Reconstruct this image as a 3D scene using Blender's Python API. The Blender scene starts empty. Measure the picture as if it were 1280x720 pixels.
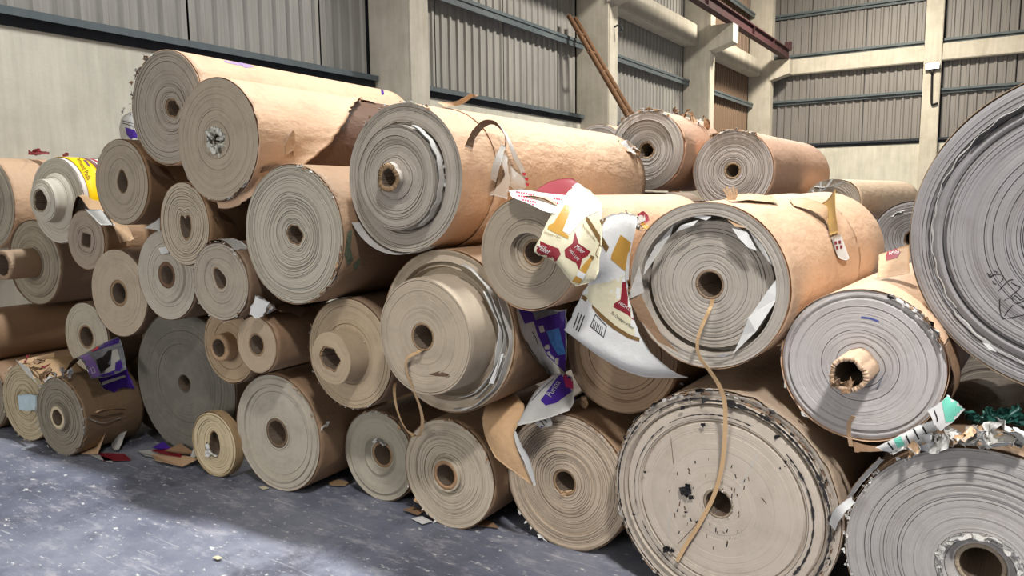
import bpy, bmesh, math, random
import numpy as np
from mathutils import Vector, Matrix
from mathutils.bvhtree import BVHTree
from mathutils.geometry import tessellate_polygon

S = bpy.context.scene
COL = S.collection
# ------------------------------------------------------------------ camera
F = 920.0; CX, CY = 640.0, 360.0
R = Matrix(((0.83543103, -0.05637804, 0.546696), (0.54947731, 0.10629233, -0.82871987), (-0.01138799, 0.99273534, 0.11977837)))
CAM = Vector((0, 0, 1.6))
cam_data = bpy.data.cameras.new('camera'); cam = bpy.data.objects.new('camera', cam_data); COL.objects.link(cam)
cam.matrix_world = Matrix.Translation(CAM) @ R.to_4x4()
cam_data.sensor_width = 36; cam_data.lens = F / 1280 * 36; cam_data.clip_start = .02; cam_data.clip_end = 200
S.camera = cam
# ------------------------------------------------------------------ light and exposure
S.view_settings.view_transform = 'Standard'; S.view_settings.look = 'None'
S.view_settings.gamma = 1; S.view_settings.use_curve_mapping = False
S.view_settings.exposure = -0.1
world = bpy.data.worlds.new('hall_ambient'); S.world = world; world.use_nodes = True  # even ambient fill, added in place of light bounced round the hall
bg = world.node_tree.nodes['Background']; bg.inputs[0].default_value = (1.0, 0.97, 0.93, 1); bg.inputs[1].default_value = 0.17
def area(name, loc, target, sx, sy, power, col, spread=180):
    l = bpy.data.lights.new(name, 'AREA'); l.shape = 'RECTANGLE'; l.size = sx; l.size_y = sy; l.energy = power; l.color = col; l.spread = math.radians(spread)
    o = bpy.data.objects.new(name, l); COL.objects.link(o); o.location = loc
    o.rotation_euler = (Vector(target) - Vector(loc)).to_track_quat('-Z', 'Y').to_euler()
    return o
area('high_bay_light', (-2.4, 3.45, 8.8), (-2.4, 3.2, 0), 1.3, .3, 540, (.96, .98, 1.0), 125)
area('high_bay_light', (2.0, -1.2, 7.5), (.5, 2.7, .8), .7, .5, 140, (1.0, .97, .96), 70)
area('face_fill_light', (-3.4, -8.5, 3.2), (-2.6, 2.5, 1.0), 4.5, 3.2, 215, (1.0, .97, .93), 120)  # added fill panel behind the camera, brightens roll faces more than the floor
area('high_bay_light', (-2.2, 12.5, 8.8), (-3.4, 12.5, 1.5), 1.2, .6, 900, (1.0, .96, .88), 165)
area('high_bay_light', (-2.8, 21.5, 9.0), (-3.5, 22.5, 2.5), 1.2, .6, 1250, (1.0, .93, .80), 170)

# ------------------------------------------------------------------ helpers
rng = np.random.default_rng(7)
random.seed(7)
def lin(c): return tuple((v / 12.92 if v <= .04045 else ((v + .055) / 1.055) ** 2.4) for v in (x / 255 for x in c)) + (1,)
class N:
    """small node-tree writer"""
    def __init__(s, name):
        s.m = bpy.data.materials.new(name); s.m.use_nodes = True; s.t = s.m.node_tree; s.b = s.t.nodes['Principled BSDF']
    def n(s, kind, **kw):
        x = s.t.nodes.new(kind)
        for k, v in kw.items():
            if isinstance(k, str) and hasattr(x, k): setattr(x, k, v)
        return x
    def link(s, a, b): s.t.links.new(a, b)
    def noise(s, vec, scale, detail=3, rough=.6, dim='3D', w=None):
        x = s.n('ShaderNodeTexNoise'); x.noise_dimensions = dim
        x.inputs['Scale'].default_value = scale; x.inputs['Detail'].default_value = detail; x.inputs['Roughness'].default_value = rough
        if vec is not None and dim != '1D': s.link(vec, x.inputs['Vector'])
        if w is not None: s.link(w, x.inputs['W'])
        return x.outputs['Fac']
    def ramp(s, fac, stops):
        x = s.n('ShaderNodeValToRGB'); e = x.color_ramp.elements
        while len(e) < len(stops): e.new(.5)
        for q, (p, c) in zip(e, stops): q.position = p; q.color = c if len(c) == 4 else tuple(c) + (1,)
        s.link(fac, x.inputs[0]); return x.outputs[0]
    def mix(s, fac, a, b, mode='MIX'):
        x = s.n('ShaderNodeMix'); x.data_type = 'RGBA'; x.blend_type = mode
        for v, i in ((fac, 0), (a, 6), (b, 7)):
            if isinstance(v, (int, float)): x.inputs[i].default_value = v
            elif isinstance(v, tuple): x.inputs[i].default_value = v
            else: s.link(v, x.inputs[i])
        return x.outputs[2]
    def math(s, op, a, b=None):
        x = s.n('ShaderNodeMath'); x.operation = op
        for v, i in ((a, 0), (b, 1)):
            if v is None: continue
            if isinstance(v, (int, float)): x.inputs[i].default_value = v
            else: s.link(v, x.inputs[i])
        return x.outputs[0]
    def mapping(s, vec, scale):
        x = s.n('ShaderNodeMapping'); x.inputs['Scale'].default_value = scale; s.link(vec, x.inputs[0]); return x.outputs[0]
    def obj(s): return s.n('ShaderNodeTexCoord').outputs['Object']
    def bump(s, h, strength, dist):
        x = s.n('ShaderNodeBump'); x.inputs['Strength'].default_value = strength; x.inputs['Distance'].default_value = dist
        s.link(h, x.inputs['Height']); s.link(x.outputs[0], s.b.inputs['Normal'])
    def out(s, color, rough=.8, spec=.25):
        if isinstance(color, tuple): s.b.inputs['Base Color'].default_value = color
        else: s.link(color, s.b.inputs['Base Color'])
        if isinstance(rough, (int, float)): s.b.inputs['Roughness'].default_value = rough
        else: s.link(rough, s.b.inputs['Roughness'])
        s.b.inputs['Specular IOR Level'].default_value = spec
        return s.m
def mul(c, k): return tuple(min(1, v * k) for v in c[:3]) + (1,)

_cache = {}
def paper_end(c, dirt=.35, dirtc=(95, 85, 72), contrast=1.0, seed=0.0):
    """wound layer edges: fine rings read along v of the UV map (the radius in metres)"""
    key = ('end', c, dirt, dirtc, contrast, seed)
    if key in _cache: return _cache[key]
    k = N('wound_paper_edge'); base = lin((c[0] * .985, c[1] * .985, c[2] * 1.0))
    uv = k.n('ShaderNodeUVMap').outputs[0]; sp = k.n('ShaderNodeSeparateXYZ'); k.link(uv, sp.inputs[0])
    ob = k.obj()
    wob = k.noise(ob, 5, 2)
    v = k.math('ADD', k.math('ADD', sp.outputs[1], k.math('MULTIPLY', wob, .006)), seed)
    fine = k.noise(None, 420, 3, .75, '1D', v); band = k.noise(None, 55, 2, .6, '1D', v)
    lines = k.ramp(fine, [(.30, mul(base, 1 - .34 * contrast)), (.45, mul(base, 1 - .05 * contrast)), (.72, mul(base, 1 + .16 * contrast))])
    bands = k.ramp(band, [(.28, (.78, .765, .75)), (.5, (1, 1, 1)), (.75, (1.0, .98, .96))])
    col = k.mix(.75 * contrast, lines, bands, 'MULTIPLY')
    d = k.ramp(k.noise(ob, 7, 5, .7), [(.46, (0, 0, 0)), (.75, (1, 1, 1))])
    col = k.mix(k.math('MULTIPLY', d, dirt), col, lin(dirtc))
    k.bump(fine, .35, .002)
    _cache[key] = k.out(col, .88, .15); return _cache[key]
def kraft(c, dirt=.25, dirtc=(120, 92, 70), crease=.5, seed=0.0):
    key = ('kraft', c, dirt, dirtc, crease, seed)
    if key in _cache: return _cache[key]
    k = N('kraft_paper'); base = lin(c); ob = k.obj()
    n1 = k.noise(k.mapping(ob, (1, .35, 1)), 3.0, 4, .6); n2 = k.noise(k.mapping(ob, (3, 30, 3)), 3, 3)
    col = k.ramp(n1, [(.25, mul(base, .82)), (.55, base), (.8, mul(base, 1.1))])
    col = k.mix(.25, col, k.ramp(n2, [(.3, mul(base, .8)), (.7, mul(base, 1.12))]))
    col = k.mix(k.math('MULTIPLY', k.ramp(k.noise(ob, 5.5, 6, .72), [(.52, (0, 0, 0)), (.74, (1, 1, 1))]), dirt), col, lin(dirtc))
    h = k.math('ADD', k.noise(k.mapping(ob, (1, .45, 1)), 7, 4, .6), k.math('MULTIPLY', k.noise(ob, 45, 2), .12))
    k.bump(h, crease, .03)
    _cache[key] = k.out(col, .62, .3); return _cache[key]
def plain(name, c, rough=.75, var=.12, scale=12, spec=.25, crease=0):
    key = ('plain', name, c)
    if key in _cache: return _cache[key]
    k = N(name); base = lin(c); n = k.noise(k.obj(), scale, 3)
    col = k.ramp(n, [(.3, mul(base, 1 - var)), (.7, mul(base, 1 + var))])
    if crease: k.bump(k.noise(k.obj(), 14, 4), crease, .02)
    _cache[key] = k.out(col, rough, spec); return _cache[key]
WHITE = plain('white_liner_paper', (208, 208, 204), .5, .05, 9, crease=.25)
CREAM = plain('cream_printed_paper', (204, 197, 168), .4, .04, 8, crease=.2)
GREYW = plain('grey_white_paper', (178, 176, 170), .6, .08, 12, crease=.25)
TAN = kraft((190, 158, 124)); BROWN = kraft((138, 110, 84)); DARKBROWN = kraft((98, 76, 58))
BORE_SHADE = kraft((84, 70, 56), .3)  # inside of the cores, colour darkened to hold the shade of the hole
TUBE = kraft((196, 164, 124), .2)
TUBED = kraft((140, 114, 86), .3)
GOLD = plain('gold_ink', (178, 136, 62), .4, .08, 20); RED = plain('dark_red_ink', (126, 34, 44), .45, .06, 20)
BRED = plain('red_ink', (196, 52, 70), .5, .1, 40); BLACK = plain('black_ink', (28, 26, 28), .6, .1, 20)
OLIVE = plain('brown_ink', (110, 84, 46), .5, .08, 20); PURPLE = plain('purple_ink', (64, 36, 128), .4, .15, 12)
LILAC = plain('lilac_ink', (138, 108, 180), .45, .1, 12); BLUE = plain('blue_ink', (70, 120, 186), .4, .25, 60)
YELLOW = plain('yellow_ink', (248, 206, 20), .45, .05, 12); GREYI = plain('grey_ink', (120, 122, 128), .5, .35, 26)
GREEN = plain('green_ink', (112, 196, 172), .45, .08, 14); DGREEN = plain('dark_green_plastic', (30, 66, 58), .35, .35, 40)
MAGENTA = plain('magenta_ink', (168, 36, 92), .45, .2, 14); PALEBLUE = plain('pale_blue_tape', (186, 206, 212), .3, .1, 20)

def add(name, verts, faces, mats, parent=None, M=None, smooth=False, uv=None, midx=None):
    """link ONE mesh object; world-space vertices are taken into the parent's space through M"""
    v = np.asarray(verts, dtype=float)
    if M is not None:
        Mi = np.array(M.inverted()); v = v @ Mi[:3, :3].T + Mi[:3, 3]
    me = bpy.data.meshes.new(name); me.from_pydata(v.tolist(), [], [tuple(int(i) for i in f) for f in faces])
    for m in (mats if isinstance(mats, (list, tuple)) else [mats]): me.materials.append(m)
    if midx is not None: me.polygons.foreach_set('material_index', np.asarray(midx, dtype=np.int32))
    if uv is not None:
        l = me.uv_layers.new(name='UVMap'); vi = np.empty(len(me.loops), dtype=np.int32); me.loops.foreach_get('vertex_index', vi)
        l.data.foreach_set('uv', np.asarray(uv, dtype=np.float32)[vi].ravel())
    if smooth: me.polygons.foreach_set('use_smooth', np.ones(len(me.polygons), dtype=bool))
    me.update()
    o = bpy.data.objects.new(name, me); COL.objects.link(o)
    if parent is not None: o.parent = parent
    return o
def thing(name, label, cat, M, group=None):
    o = bpy.data.objects.new(name, None); COL.objects.link(o); o.matrix_world = M; o.empty_display_size = .1
    o['label'] = label; o['category'] = cat
    if group: o['group'] = group
    return o
def tag(o, label, cat, group=None):
    o['label'] = label; o['category'] = cat
    if group: o['group'] = group
    return o
def grid_faces(nr, nc, closed=False, off=0):
    i = np.arange(nr - 1)[:, None]; j = np.arange(nc if closed else nc - 1)[None, :]; j2 = (j + 1) % nc
    return np.stack([off + i * nc + j, off + i * nc + j2, off + (i + 1) * nc + j2, off + (i + 1) * nc + j], -1).reshape(-1, 4)
def box_vf(x0, x1, y0, y1, z0, z1):
    v = [(x, y, z) for x in (x0, x1) for y in (y0, y1) for z in (z0, z1)]
    f = [(0, 1, 3, 2), (4, 6, 7, 5), (0, 4, 5, 1), (2, 3, 7, 6), (0, 2, 6, 4), (1, 5, 7, 3)]
    return v, f
def boxes(name, bl, mat, parent=None, M=None, bevel=0):
    V, Fc = [], []
    for b in bl:
        v, f = box_vf(*b); n = len(V); V += v; Fc += [tuple(i + n for i in q) for q in f]
    o = add(name, V, Fc, mat, parent, M)
    if bevel:
        bm = bmesh.new(); bm.from_mesh(o.data); bmesh.ops.bevel(bm, geom=bm.edges, offset=bevel, segments=2, affect='EDGES'); bm.to_mesh(o.data); bm.free()
    return o
# a pixel of the photograph taken back into the hall
def ray(px, py): return (R @ Vector((px - CX, -(py - CY), -F))).normalized()
def at(px, py, Y):
    d = ray(px, py); return CAM + d * (Y / d.y)
def onfloor(px, py, z=0.0):
    d = ray(px, py); return CAM + d * ((z - 1.6) / d.z)
def catmull(P, n):
    P = np.asarray(P, float); k = len(P)
    if k == 2: t = np.linspace(0, 1, n)[:, None].reshape((n,) + (1,) * (P.ndim - 1)); return P[0] * (1 - t) + P[1] * t
    Q = np.concatenate([[2 * P[0] - P[1]], P, [2 * P[-1] - P[-2]]]); out = []
    for s in np.linspace(0, k - 1, n):
        i = min(int(s), k - 2); t = s - i; a, b, c, d = Q[i:i + 4]
        out.append(.5 * (2 * b + (c - a) * t + (2 * a - 5 * b + 4 * c - d) * t * t + (3 * b - a - 3 * c + d) * t ** 3))
    return np.array(out)
def noise1(n, period, amp, seed):
    r = np.random.default_rng(seed); k = max(2, n // period); p = r.normal(0, 1, k + 1); return np.interp(np.linspace(0, k, n), np.arange(k + 1), p) * amp
def sheet(name, G, front, back, parent, M, res=(22, 22), jag=.004, thick=.0012, seed=1, rough=.0, edges='nsew'):
    """a bent paper sheet through a grid of points, two-sided, with torn edges"""
    G = np.array([[tuple(p) for p in row] for row in G]); A = catmull(G, res[0]); A = catmull(A.transpose(1, 0, 2), res[1]).transpose(1, 0, 2)
    m, n = res; r = np.random.default_rng(seed)
    def tear(sl, inner, k): 
        d = A[inner] - A[sl]; L = np.linalg.norm(d, axis=1, keepdims=True) + 1e-9
        a = np.abs(noise1(k, 2, jag, seed + 5)) + np.abs(r.normal(0, jag * .5, k)); A[sl] = A[sl] + d / L * np.minimum(a[:, None], L * .9)
    if jag:
        if 'n' in edges: tear((0,), (1,), n)
        if 's' in edges: tear((-1,), (-2,), n)
        if 'w' in edges: tear((slice(None), 0), (slice(None), 1), m)
        if 'e' in edges: tear((slice(None), -1), (slice(None), -2), m)
    du = np.gradient(A, axis=0); dv = np.gradient(A, axis=1); nr = np.cross(du, dv); nr /= np.linalg.norm(nr, axis=2, keepdims=True) + 1e-9
    c = A.reshape(-1, 3).mean(0); 
    if (nr.reshape(-1, 3).mean(0) @ (np.array(CAM) - c)) < 0: nr = -nr
    if rough: A = A + nr * r.normal(0, rough, (m, n, 1))
    V = np.concatenate([(A + nr * thick / 2).reshape(-1, 3), (A - nr * thick / 2).reshape(-1, 3)])
    f1 = grid_faces(m, n); f2 = f1[:, ::-1] + m * n
    rim = [i for i in range(n)] + [i * n + n - 1 for i in range(1, m)] + [(m - 1) * n + i for i in range(n - 2, -1, -1)] + [i * n for i in range(m - 2, 0, -1)]
    f3 = np.array([(rim[i], rim[(i + 1) % len(rim)], rim[(i + 1) % len(rim)] + m * n, rim[i] + m * n) for i in range(len(rim))])
    Fc = np.concatenate([f1, f2, f3]); mi = [0] * len(f1) + [1] * len(f2) + [1] * len(f3)
    o = add(name, V, Fc, [front, back], parent, M, smooth=True, midx=mi)
    o_bvh[o.name] = BVHTree.FromPolygons([Vector(p) for p in V], [tuple(f) for f in Fc]); return o
o_bvh = {}
def plate(name, pts, mat, parent=None, M=None, thick=.0015, back=None, bend=0, seed=0):
    """a torn flat scrap: polygon of points with a thickness, dimpled in the middle"""
    P = np.array([tuple(p) for p in pts]); k = len(P); c = P.mean(0)
    nr = np.cross(P[1] - P[0], P[2] - P[0]); 
    for i in range(2, k - 1):
        nr = nr + np.cross(P[i] - P[0], P[i + 1] - P[0])
    nr = nr / (np.linalg.norm(nr) + 1e-12)
    if nr @ (np.array(CAM) - c) < 0: nr = -nr
    r = np.random.default_rng(seed); off = r.normal(0, 1, k)[:, None] * bend * nr
    P = P + off; V = np.concatenate([P + nr * thick / 2, P - nr * thick / 2])
    T = [tuple(t) for t in tessellate_polygon([[Vector(p) for p in P]])]
    Fc = T + [tuple(i + k for i in t[::-1]) for t in T] + [(i, (i + 1) % k, (i + 1) % k + k, i + k) for i in range(k)]
    o = add(name, V, Fc, [mat, back or mat], parent, M, midx=[0] * len(T) + [1] * (len(Fc) - len(T)))
    bm = bmesh.new(); bm.from_mesh(o.data); bmesh.ops.recalc_face_normals(bm, faces=bm.faces); bm.to_mesh(o.data); bm.free()
    o_bvh[o.name] = BVHTree.FromPolygons([Vector(p) for p in V], Fc); return o
def flat_bm(polys, cuts=10):
    bm = bmesh.new()
    for poly in polys:
        vs = [bm.verts.new((x, y, 0)) for x, y in poly]
        for t in tessellate_polygon([[Vector((x, y, 0)) for x, y in poly]]):
            try: bm.faces.new([vs[i] for i in t])
            except ValueError: pass
    xs = [v.co.x for v in bm.verts]; ys = [v.co.y for v in bm.verts]
    for lo, hi, ax in ((min(xs), max(xs), 0), (min(ys), max(ys), 1)):
        for i in range(1, cuts):
            p = [0, 0, 0]; p[ax] = lo + (hi - lo) * i / cuts; nn = [0, 0, 0]; nn[ax] = 1
            bmesh.ops.bisect_plane(bm, geom=bm.verts[:] + bm.edges[:] + bm.faces[:], plane_co=p, plane_no=nn)
    V = [(v.co.x, v.co.y) for v in bm.verts]; bm.verts.index_update(); Fc = [[v.index for v in f.verts] for f in bm.faces]; bm.free()
    return V, Fc
def lay(name, V2, Fc, on, mat, parent, M, off=.0015):
    """flat ink laid on a paper surface: each point sits on the sheet itself"""
    bv = o_bvh[on.name] if not isinstance(on, BVHTree) else on; out = []
    ok = []
    for x, y in V2:
        d = ray(x, y); h, nn, i, ds = bv.ray_cast(CAM, d)
        if h is None: ok.append(False); out.append((0, 0, 0)); continue
        if nn.dot(d) > 0: nn = -nn
        ok.append(True); out.append(tuple(h + nn * off))
    Fk = [f for f in Fc if all(ok[i] for i in f)]
    if not Fk: return None
    used = sorted({i for f in Fk for i in f}); mp = {u: j for j, u in enumerate(used)}
    return add(name, [out[u] for u in used], [[mp[i] for i in f] for f in Fk], mat, parent, M)
def ink(name, polys, on, mat, parent, M, cuts=8, off=.0015):
    if polys and not isinstance(polys[0][0], (tuple, list)): polys = [polys]
    V, Fc = flat_bm(polys, cuts); return lay(name, V, Fc, on, mat, parent, M, off)
def word(name, text, x, y, size, ang, on, mat, parent, M, sx=1.0, off=.0025, shear=0, cuts=6):
    cu = bpy.data.curves.new('lettering', 'FONT'); cu.body = text; cu.size = 1; cu.shear = shear; cu.resolution_u = 2
    o = bpy.data.objects.new('lettering', cu); COL.objects.link(o); dg = bpy.context.evaluated_depsgraph_get()
    me = o.evaluated_get(dg).to_mesh(); bm = bmesh.new(); bm.from_mesh(me)
    bpy.data.objects.remove(o); bpy.data.curves.remove(cu)
    bmesh.ops.triangulate(bm, faces=bm.faces[:]); bm.verts.index_update()
    ca, sa = math.cos(math.radians(ang)), math.sin(math.radians(ang))
    V = [(x + size * (ca * v.co.x * sx + sa * v.co.y), y + size * (sa * v.co.x * sx - ca * v.co.y)) for v in bm.verts]
    Fc = [[v.index for v in f.verts] for f in bm.faces]; bm.free()
    return lay(name, V, Fc, on, mat, parent, M, off)
def stroke(pts, w):
    """polygons of a pen line of width w (pixels)"""
    out = []
    for (x0, y0), (x1, y1) in zip(pts, pts[1:]):
        dx, dy = x1 - x0, y1 - y0; L = math.hypot(dx, dy) or 1; nx, ny = -dy / L * w / 2, dx / L * w / 2; ex, ey = dx / L * w * .3, dy / L * w * .3
        out.append([(x0 - ex + nx, y0 - ey + ny), (x1 + ex + nx, y1 + ey + ny), (x1 + ex - nx, y1 + ey - ny), (x0 - ex - nx, y0 - ey - ny)])
    return out
def crop(pts, ox, oy, s): return [(ox + x / s, oy + y / s) for x, y in pts]
def ribbon(name, pts, width, mat, parent=None, M=None, n=60, thick=.0012, wdir=(1, 0, 0), twist=0):
    P = catmull([tuple(p) for p in pts], n); t = np.gradient(P, axis=0); t /= np.linalg.norm(t, axis=1, keepdims=True) + 1e-9
    w0 = np.array(wdir, float); V = []
    for i in range(n):
        w = w0 - t[i] * (w0 @ t[i]); w /= np.linalg.norm(w) + 1e-9; nn = np.cross(t[i], w); a = twist * math.sin(i / n * 7.0)
        w = w * math.cos(a) + nn * math.sin(a); nn = np.cross(t[i], w)
        for su, sv in ((-1, -1), (1, -1), (1, 1), (-1, 1)): V.append(P[i] + w * su * width / 2 + nn * sv * thick / 2)
    V = np.array(V); Fc = grid_faces(n, 4, True).tolist() + [(0, 1, 2, 3), tuple(4 * n - 1 - i for i in range(4))]
    return add(name, V, Fc, mat, parent, M, smooth=False)
def pipe(name, pts, rad, mat, parent=None, M=None, seg=8, n=None):
    P = catmull([tuple(p) for p in pts], n or max(2, len(pts))); k = len(P); t = np.gradient(P, axis=0); t /= np.linalg.norm(t, axis=1, keepdims=True) + 1e-9
    V = []; rd = np.atleast_1d(np.asarray(rad, float)); rr = np.interp(np.linspace(0, 1, k), np.linspace(0, 1, len(rd)), rd) if len(rd) > 1 else np.full(k, rd[0])
    for i in range(k):
        a = np.array((0, 0, 1.0)) if abs(t[i][2]) < .9 else np.array((1.0, 0, 0)); u = np.cross(t[i], a); u /= np.linalg.norm(u); w = np.cross(t[i], u)
        for q in range(seg):
            an = 2 * math.pi * q / seg; V.append(P[i] + rr[i] * (u * math.cos(an) + w * math.sin(an)))
    Fc = grid_faces(k, seg, True).tolist() + [tuple(range(seg)), tuple((k - 1) * seg + seg - 1 - i for i in range(seg))]
    return add(name, V, Fc, mat, parent, M, smooth=True)

# ------------------------------------------------------------------ setting
def concrete(name, c, c2, scale=1.4, dark=.3):
    k = N(name); ob = k.obj(); b = lin(c)
    n1 = k.noise(ob, scale, 6, .65); n2 = k.noise(k.mapping(ob, (9, 9, .8)), 1.2, 4, .6); n3 = k.noise(ob, 28, 4, .7)
    col = k.ramp(n1, [(.3, lin(c2)), (.55, b), (.8, mul(b, 1.12))])
    col = k.mix(.35, col, k.ramp(n2, [(.35, mul(b, .72)), (.65, mul(b, 1.1))]))
    col = k.mix(k.math('MULTIPLY', k.ramp(n3, [(.66, (0, 0, 0)), (.74, (1, 1, 1))]), dark), col, mul(b, .45))
    k.bump(n3, .3, .01); return k.out(col, .9, .15)
CONC = concrete('concrete_wall', (208, 203, 187), (184, 179, 163)); CONCC = concrete('concrete_column', (200, 192, 176), (178, 170, 152), 2.2)
def metal_sheet(name, c, streak=.25):
    k = N(name); ob = k.obj(); b = lin(c)
    n1 = k.noise(k.mapping(ob, (8, 8, .25)), 3, 4, .65); n2 = k.noise(ob, .8, 3)
    col = k.ramp(n1, [(.3, mul(b, 1 - streak)), (.55, b), (.75, mul(b, 1 + streak))])
    col = k.mix(.3, col, k.ramp(n2, [(.3, mul(b, .75)), (.7, mul(b, 1.15))])); return k.out(col, .5, .35)
SHEET = metal_sheet('weathered_metal_sheet', (158, 154, 147)); SHEETB = metal_sheet('brown_metal_sheet', (132, 108, 88), .15)
SHEETF = metal_sheet('weathered_metal_sheet_far', (132, 127, 122), .2)
STEEL = plain('painted_steel', (92, 100, 102), .5, .12, 8); STEELD = plain('dark_steel', (48, 51, 56), .55, .15, 8)
def floor_mat():
    k = N('concrete_floor'); ob = k.obj()
    n1 = k.noise(ob, .9, 7, .66); n2 = k.noise(k.mapping(ob, (1, 2.4, 1)), 4, 6, .75); n3 = k.noise(k.mapping(ob, (1, 2.0, 1)), 15, 5, .72); n4 = k.noise(ob, 60, 3, .7)
    col = k.ramp(n1, [(.30, lin((78, 80, 92))), (.5, lin((110, 114, 128))), (.70, lin((146, 148, 158)))])
    col = k.mix(k.math('MULTIPLY', k.ramp(n2, [(.52, (0, 0, 0)), (.66, (1, 1, 1))]), .6), col, lin((172, 171, 176)))
    col = k.mix(k.ramp(k.noise(ob, 1.7, 6, .7), [(.53, (0, 0, 0)), (.66, (.75, .75, .75))]), col, lin((62, 63, 74)))
    col = k.mix(k.ramp(n3, [(.60, (0, 0, 0)), (.66, (.85, .85, .85))]), col, lin((214, 213, 210)))
    col = k.mix(k.ramp(n4, [(.67, (0, 0, 0)), (.72, (.7, .7, .7))]), col, lin((196, 190, 180)))
    wv = k.mapping(ob, (1.2, 26, 1)); wv.node.inputs['Rotation'].default_value = (0, 0, 1.1)
    col = k.mix(k.ramp(k.noise(wv, 1.3, 3, .6), [(.64, (0, 0, 0)), (.70, (.5, .5, .5))]), col, lin((190, 190, 192)))
    rg = k.n('ShaderNodeMapRange'); k.link(n2, rg.inputs[0]); rg.inputs[3].default_value = .45; rg.inputs[4].default_value = .85
    k.bump(n3, .25, .006); return k.out(col, rg.outputs[0], .35)
def structure(o): o['kind'] = 'structure'; return o
fl = structure(add('floor', *box_vf(-7.8, 7, -3, 27.3, -.2, 0), floor_mat()))
WX = -7.36; WY = 27.0
wl = structure(boxes('wall_left', [(WX - .3, WX, -1.5, WY, 0, 3.16)], CONC))
wb = structure(boxes('wall_back', [(WX - .3, 7, WY, WY + .3, 0, 3.27)], CONC))
def panel_mesh(width, z0, z1, pitch, depth):
    """corrugated sheet: trapezoid ribs along x, standing in z, with a little thickness"""
    xs, ys = [], []; n = int(round(width / pitch)); p = width / n
    for i in range(n):
        for fx, d in ((.06, 0), (.58, 0), (.68, depth), (.92, depth)): xs.append((i + fx) * p); ys.append(d)
    xs = [0] + xs + [width]; ys = [depth * .6] + ys + [depth * .6]
    V = []
    for t in (0, .004):
        for z in (z0, z1):
            V += [(x, -(y) + t, z) for x, y in zip(xs, ys)]
    k = len(xs); Fc = [(i, i + 1, k + i + 1, k + i) for i in range(k - 1)] + [(2 * k + i, 3 * k + i, 3 * k + i + 1, 2 * k + i + 1) for i in range(k - 1)]
    return V, Fc
PW = 1.925
def bay_panels(y0, y1, seams, mat, pitch=.21):
    edges = [y0] + [s for s in seams if y0 < s < y1] + [y1]
    for a, b in zip(edges, edges[1:]):
        if b - a < .1: continue
        V, Fc = panel_mesh(b - a - .025, 3.2, 9.4, pitch, .032)
        add('metal_panel', [(WX - .12 - y, a + .0125 + x, z) for x, y, z in V], Fc, mat, wl)   # ribs face the hall
seams = [3.06, 4.99, 6.87] + [9.22 + 1.9 * i for i in range(3)] + [15.6 + 1.95 * i for i in range(3)] + [21.8 + 1.95 * i for i in range(3)]
COLS = [7.75, 13.8, 19.95, 26.2]
bay_panels(-1.5, 7.72, [1.13] + seams, SHEET); bay_panels(8.15, 13.77, seams, SHEET); bay_panels(14.25, 19.92, seams, SHEET); bay_panels(20.4, 26.15, seams, SHEETB)
boxes('backing_sheet', [(WX - .28, WX - .2, -1.5, WY, 3.0, 9.6)], STEELD, wl)
for k, yc in enumerate(COLS):
    c = boxes('column', [(WX - .1, -6.71, yc, yc + .42, 0, 9.6)], CONCC, wl, bevel=.02)
    V = [(-6.75, 5.48), (-6.1, 5.67), (-6.1, 6.14), (-6.75, 6.14)]
    pts = [(x, yc - .02, z) for x, z in V] + [(x, yc + .44, z) for x, z in V]
    add('corbel', pts, [(0, 1, 2, 3), (7, 6, 5, 4), (0, 4, 5, 1), (1, 5, 6, 2), (2, 6, 7, 3), (3, 7, 4, 0)], CONCC, c)
for a, b in ((8.17, 13.8), (14.22, 19.95), (20.37, 26.2)):
    boxes('tie_beam', [(WX - .08, WX + .32, a, b, 5.66, 6.2)], CONCC, wl, bevel=.02)
for a, b in ((-1.5, 7.72), (8.2, 13.95), (14.25, 20.1), (20.4, 26.3)):
    boxes('girt', [(WX - .06, WX + .1, a, b, 3.255, 3.31), (WX + .085, WX + .1, a, b, 3.24, 3.255)], STEEL, wl)
    boxes('girt_shade', [(WX - .06, WX + .02, a, b, 3.16, 3.255)], STEELD, wl)  # band under the girt, coloured dark for the shadow there
    for z in (4.72, 6.22, 7.7):
        boxes('girt', [(WX - .07, WX + .1, a, b, z, z + .055), (WX + .06, WX + .08, a, b, z - .1, z)], STEEL, wl)
# back wall
def back_panels(x0, x1):
    n = max(1, round((x1 - x0) / 1.95)); w = (x1 - x0) / n
    for i in range(n):
        V, Fc = panel_mesh(w - .02, 3.2, 9.6, .25, .045)
        add('metal_panel', [(x0 + i * w + .01 + x, WY + .1 + y, z) for x, y, z in V], Fc, SHEETF, wb)
back_panels(-7.3, -2.24); back_panels(-1.7, 4.0); 
boxes('backing_sheet', [(WX, 6.5, WY + .15, WY + .25, 3.0, 9.6)], STEELD, wb)
for x in (-2.21, 4.0): boxes('column', [(x, x + .48, WY - .3, WY + .1, 0, 9.6)], CONCC, wb, bevel=.02)
for a, b in ((-6.95, -2.21), (-1.73, 4.0)):
    boxes('tie_beam', [(a, b, WY - .22, WY + .1, 5.7, 6.2)], CONCC, wb, bevel=.02)
    for z in (3.30, 4.80, 6.3, 7.68): boxes('girt', [(a, b, WY - .1, WY + .08, z, z + .07), (a, b, WY - .02, WY + .08, z - .08, z)], STEELD if z < 4 else STEEL, wb)
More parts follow.
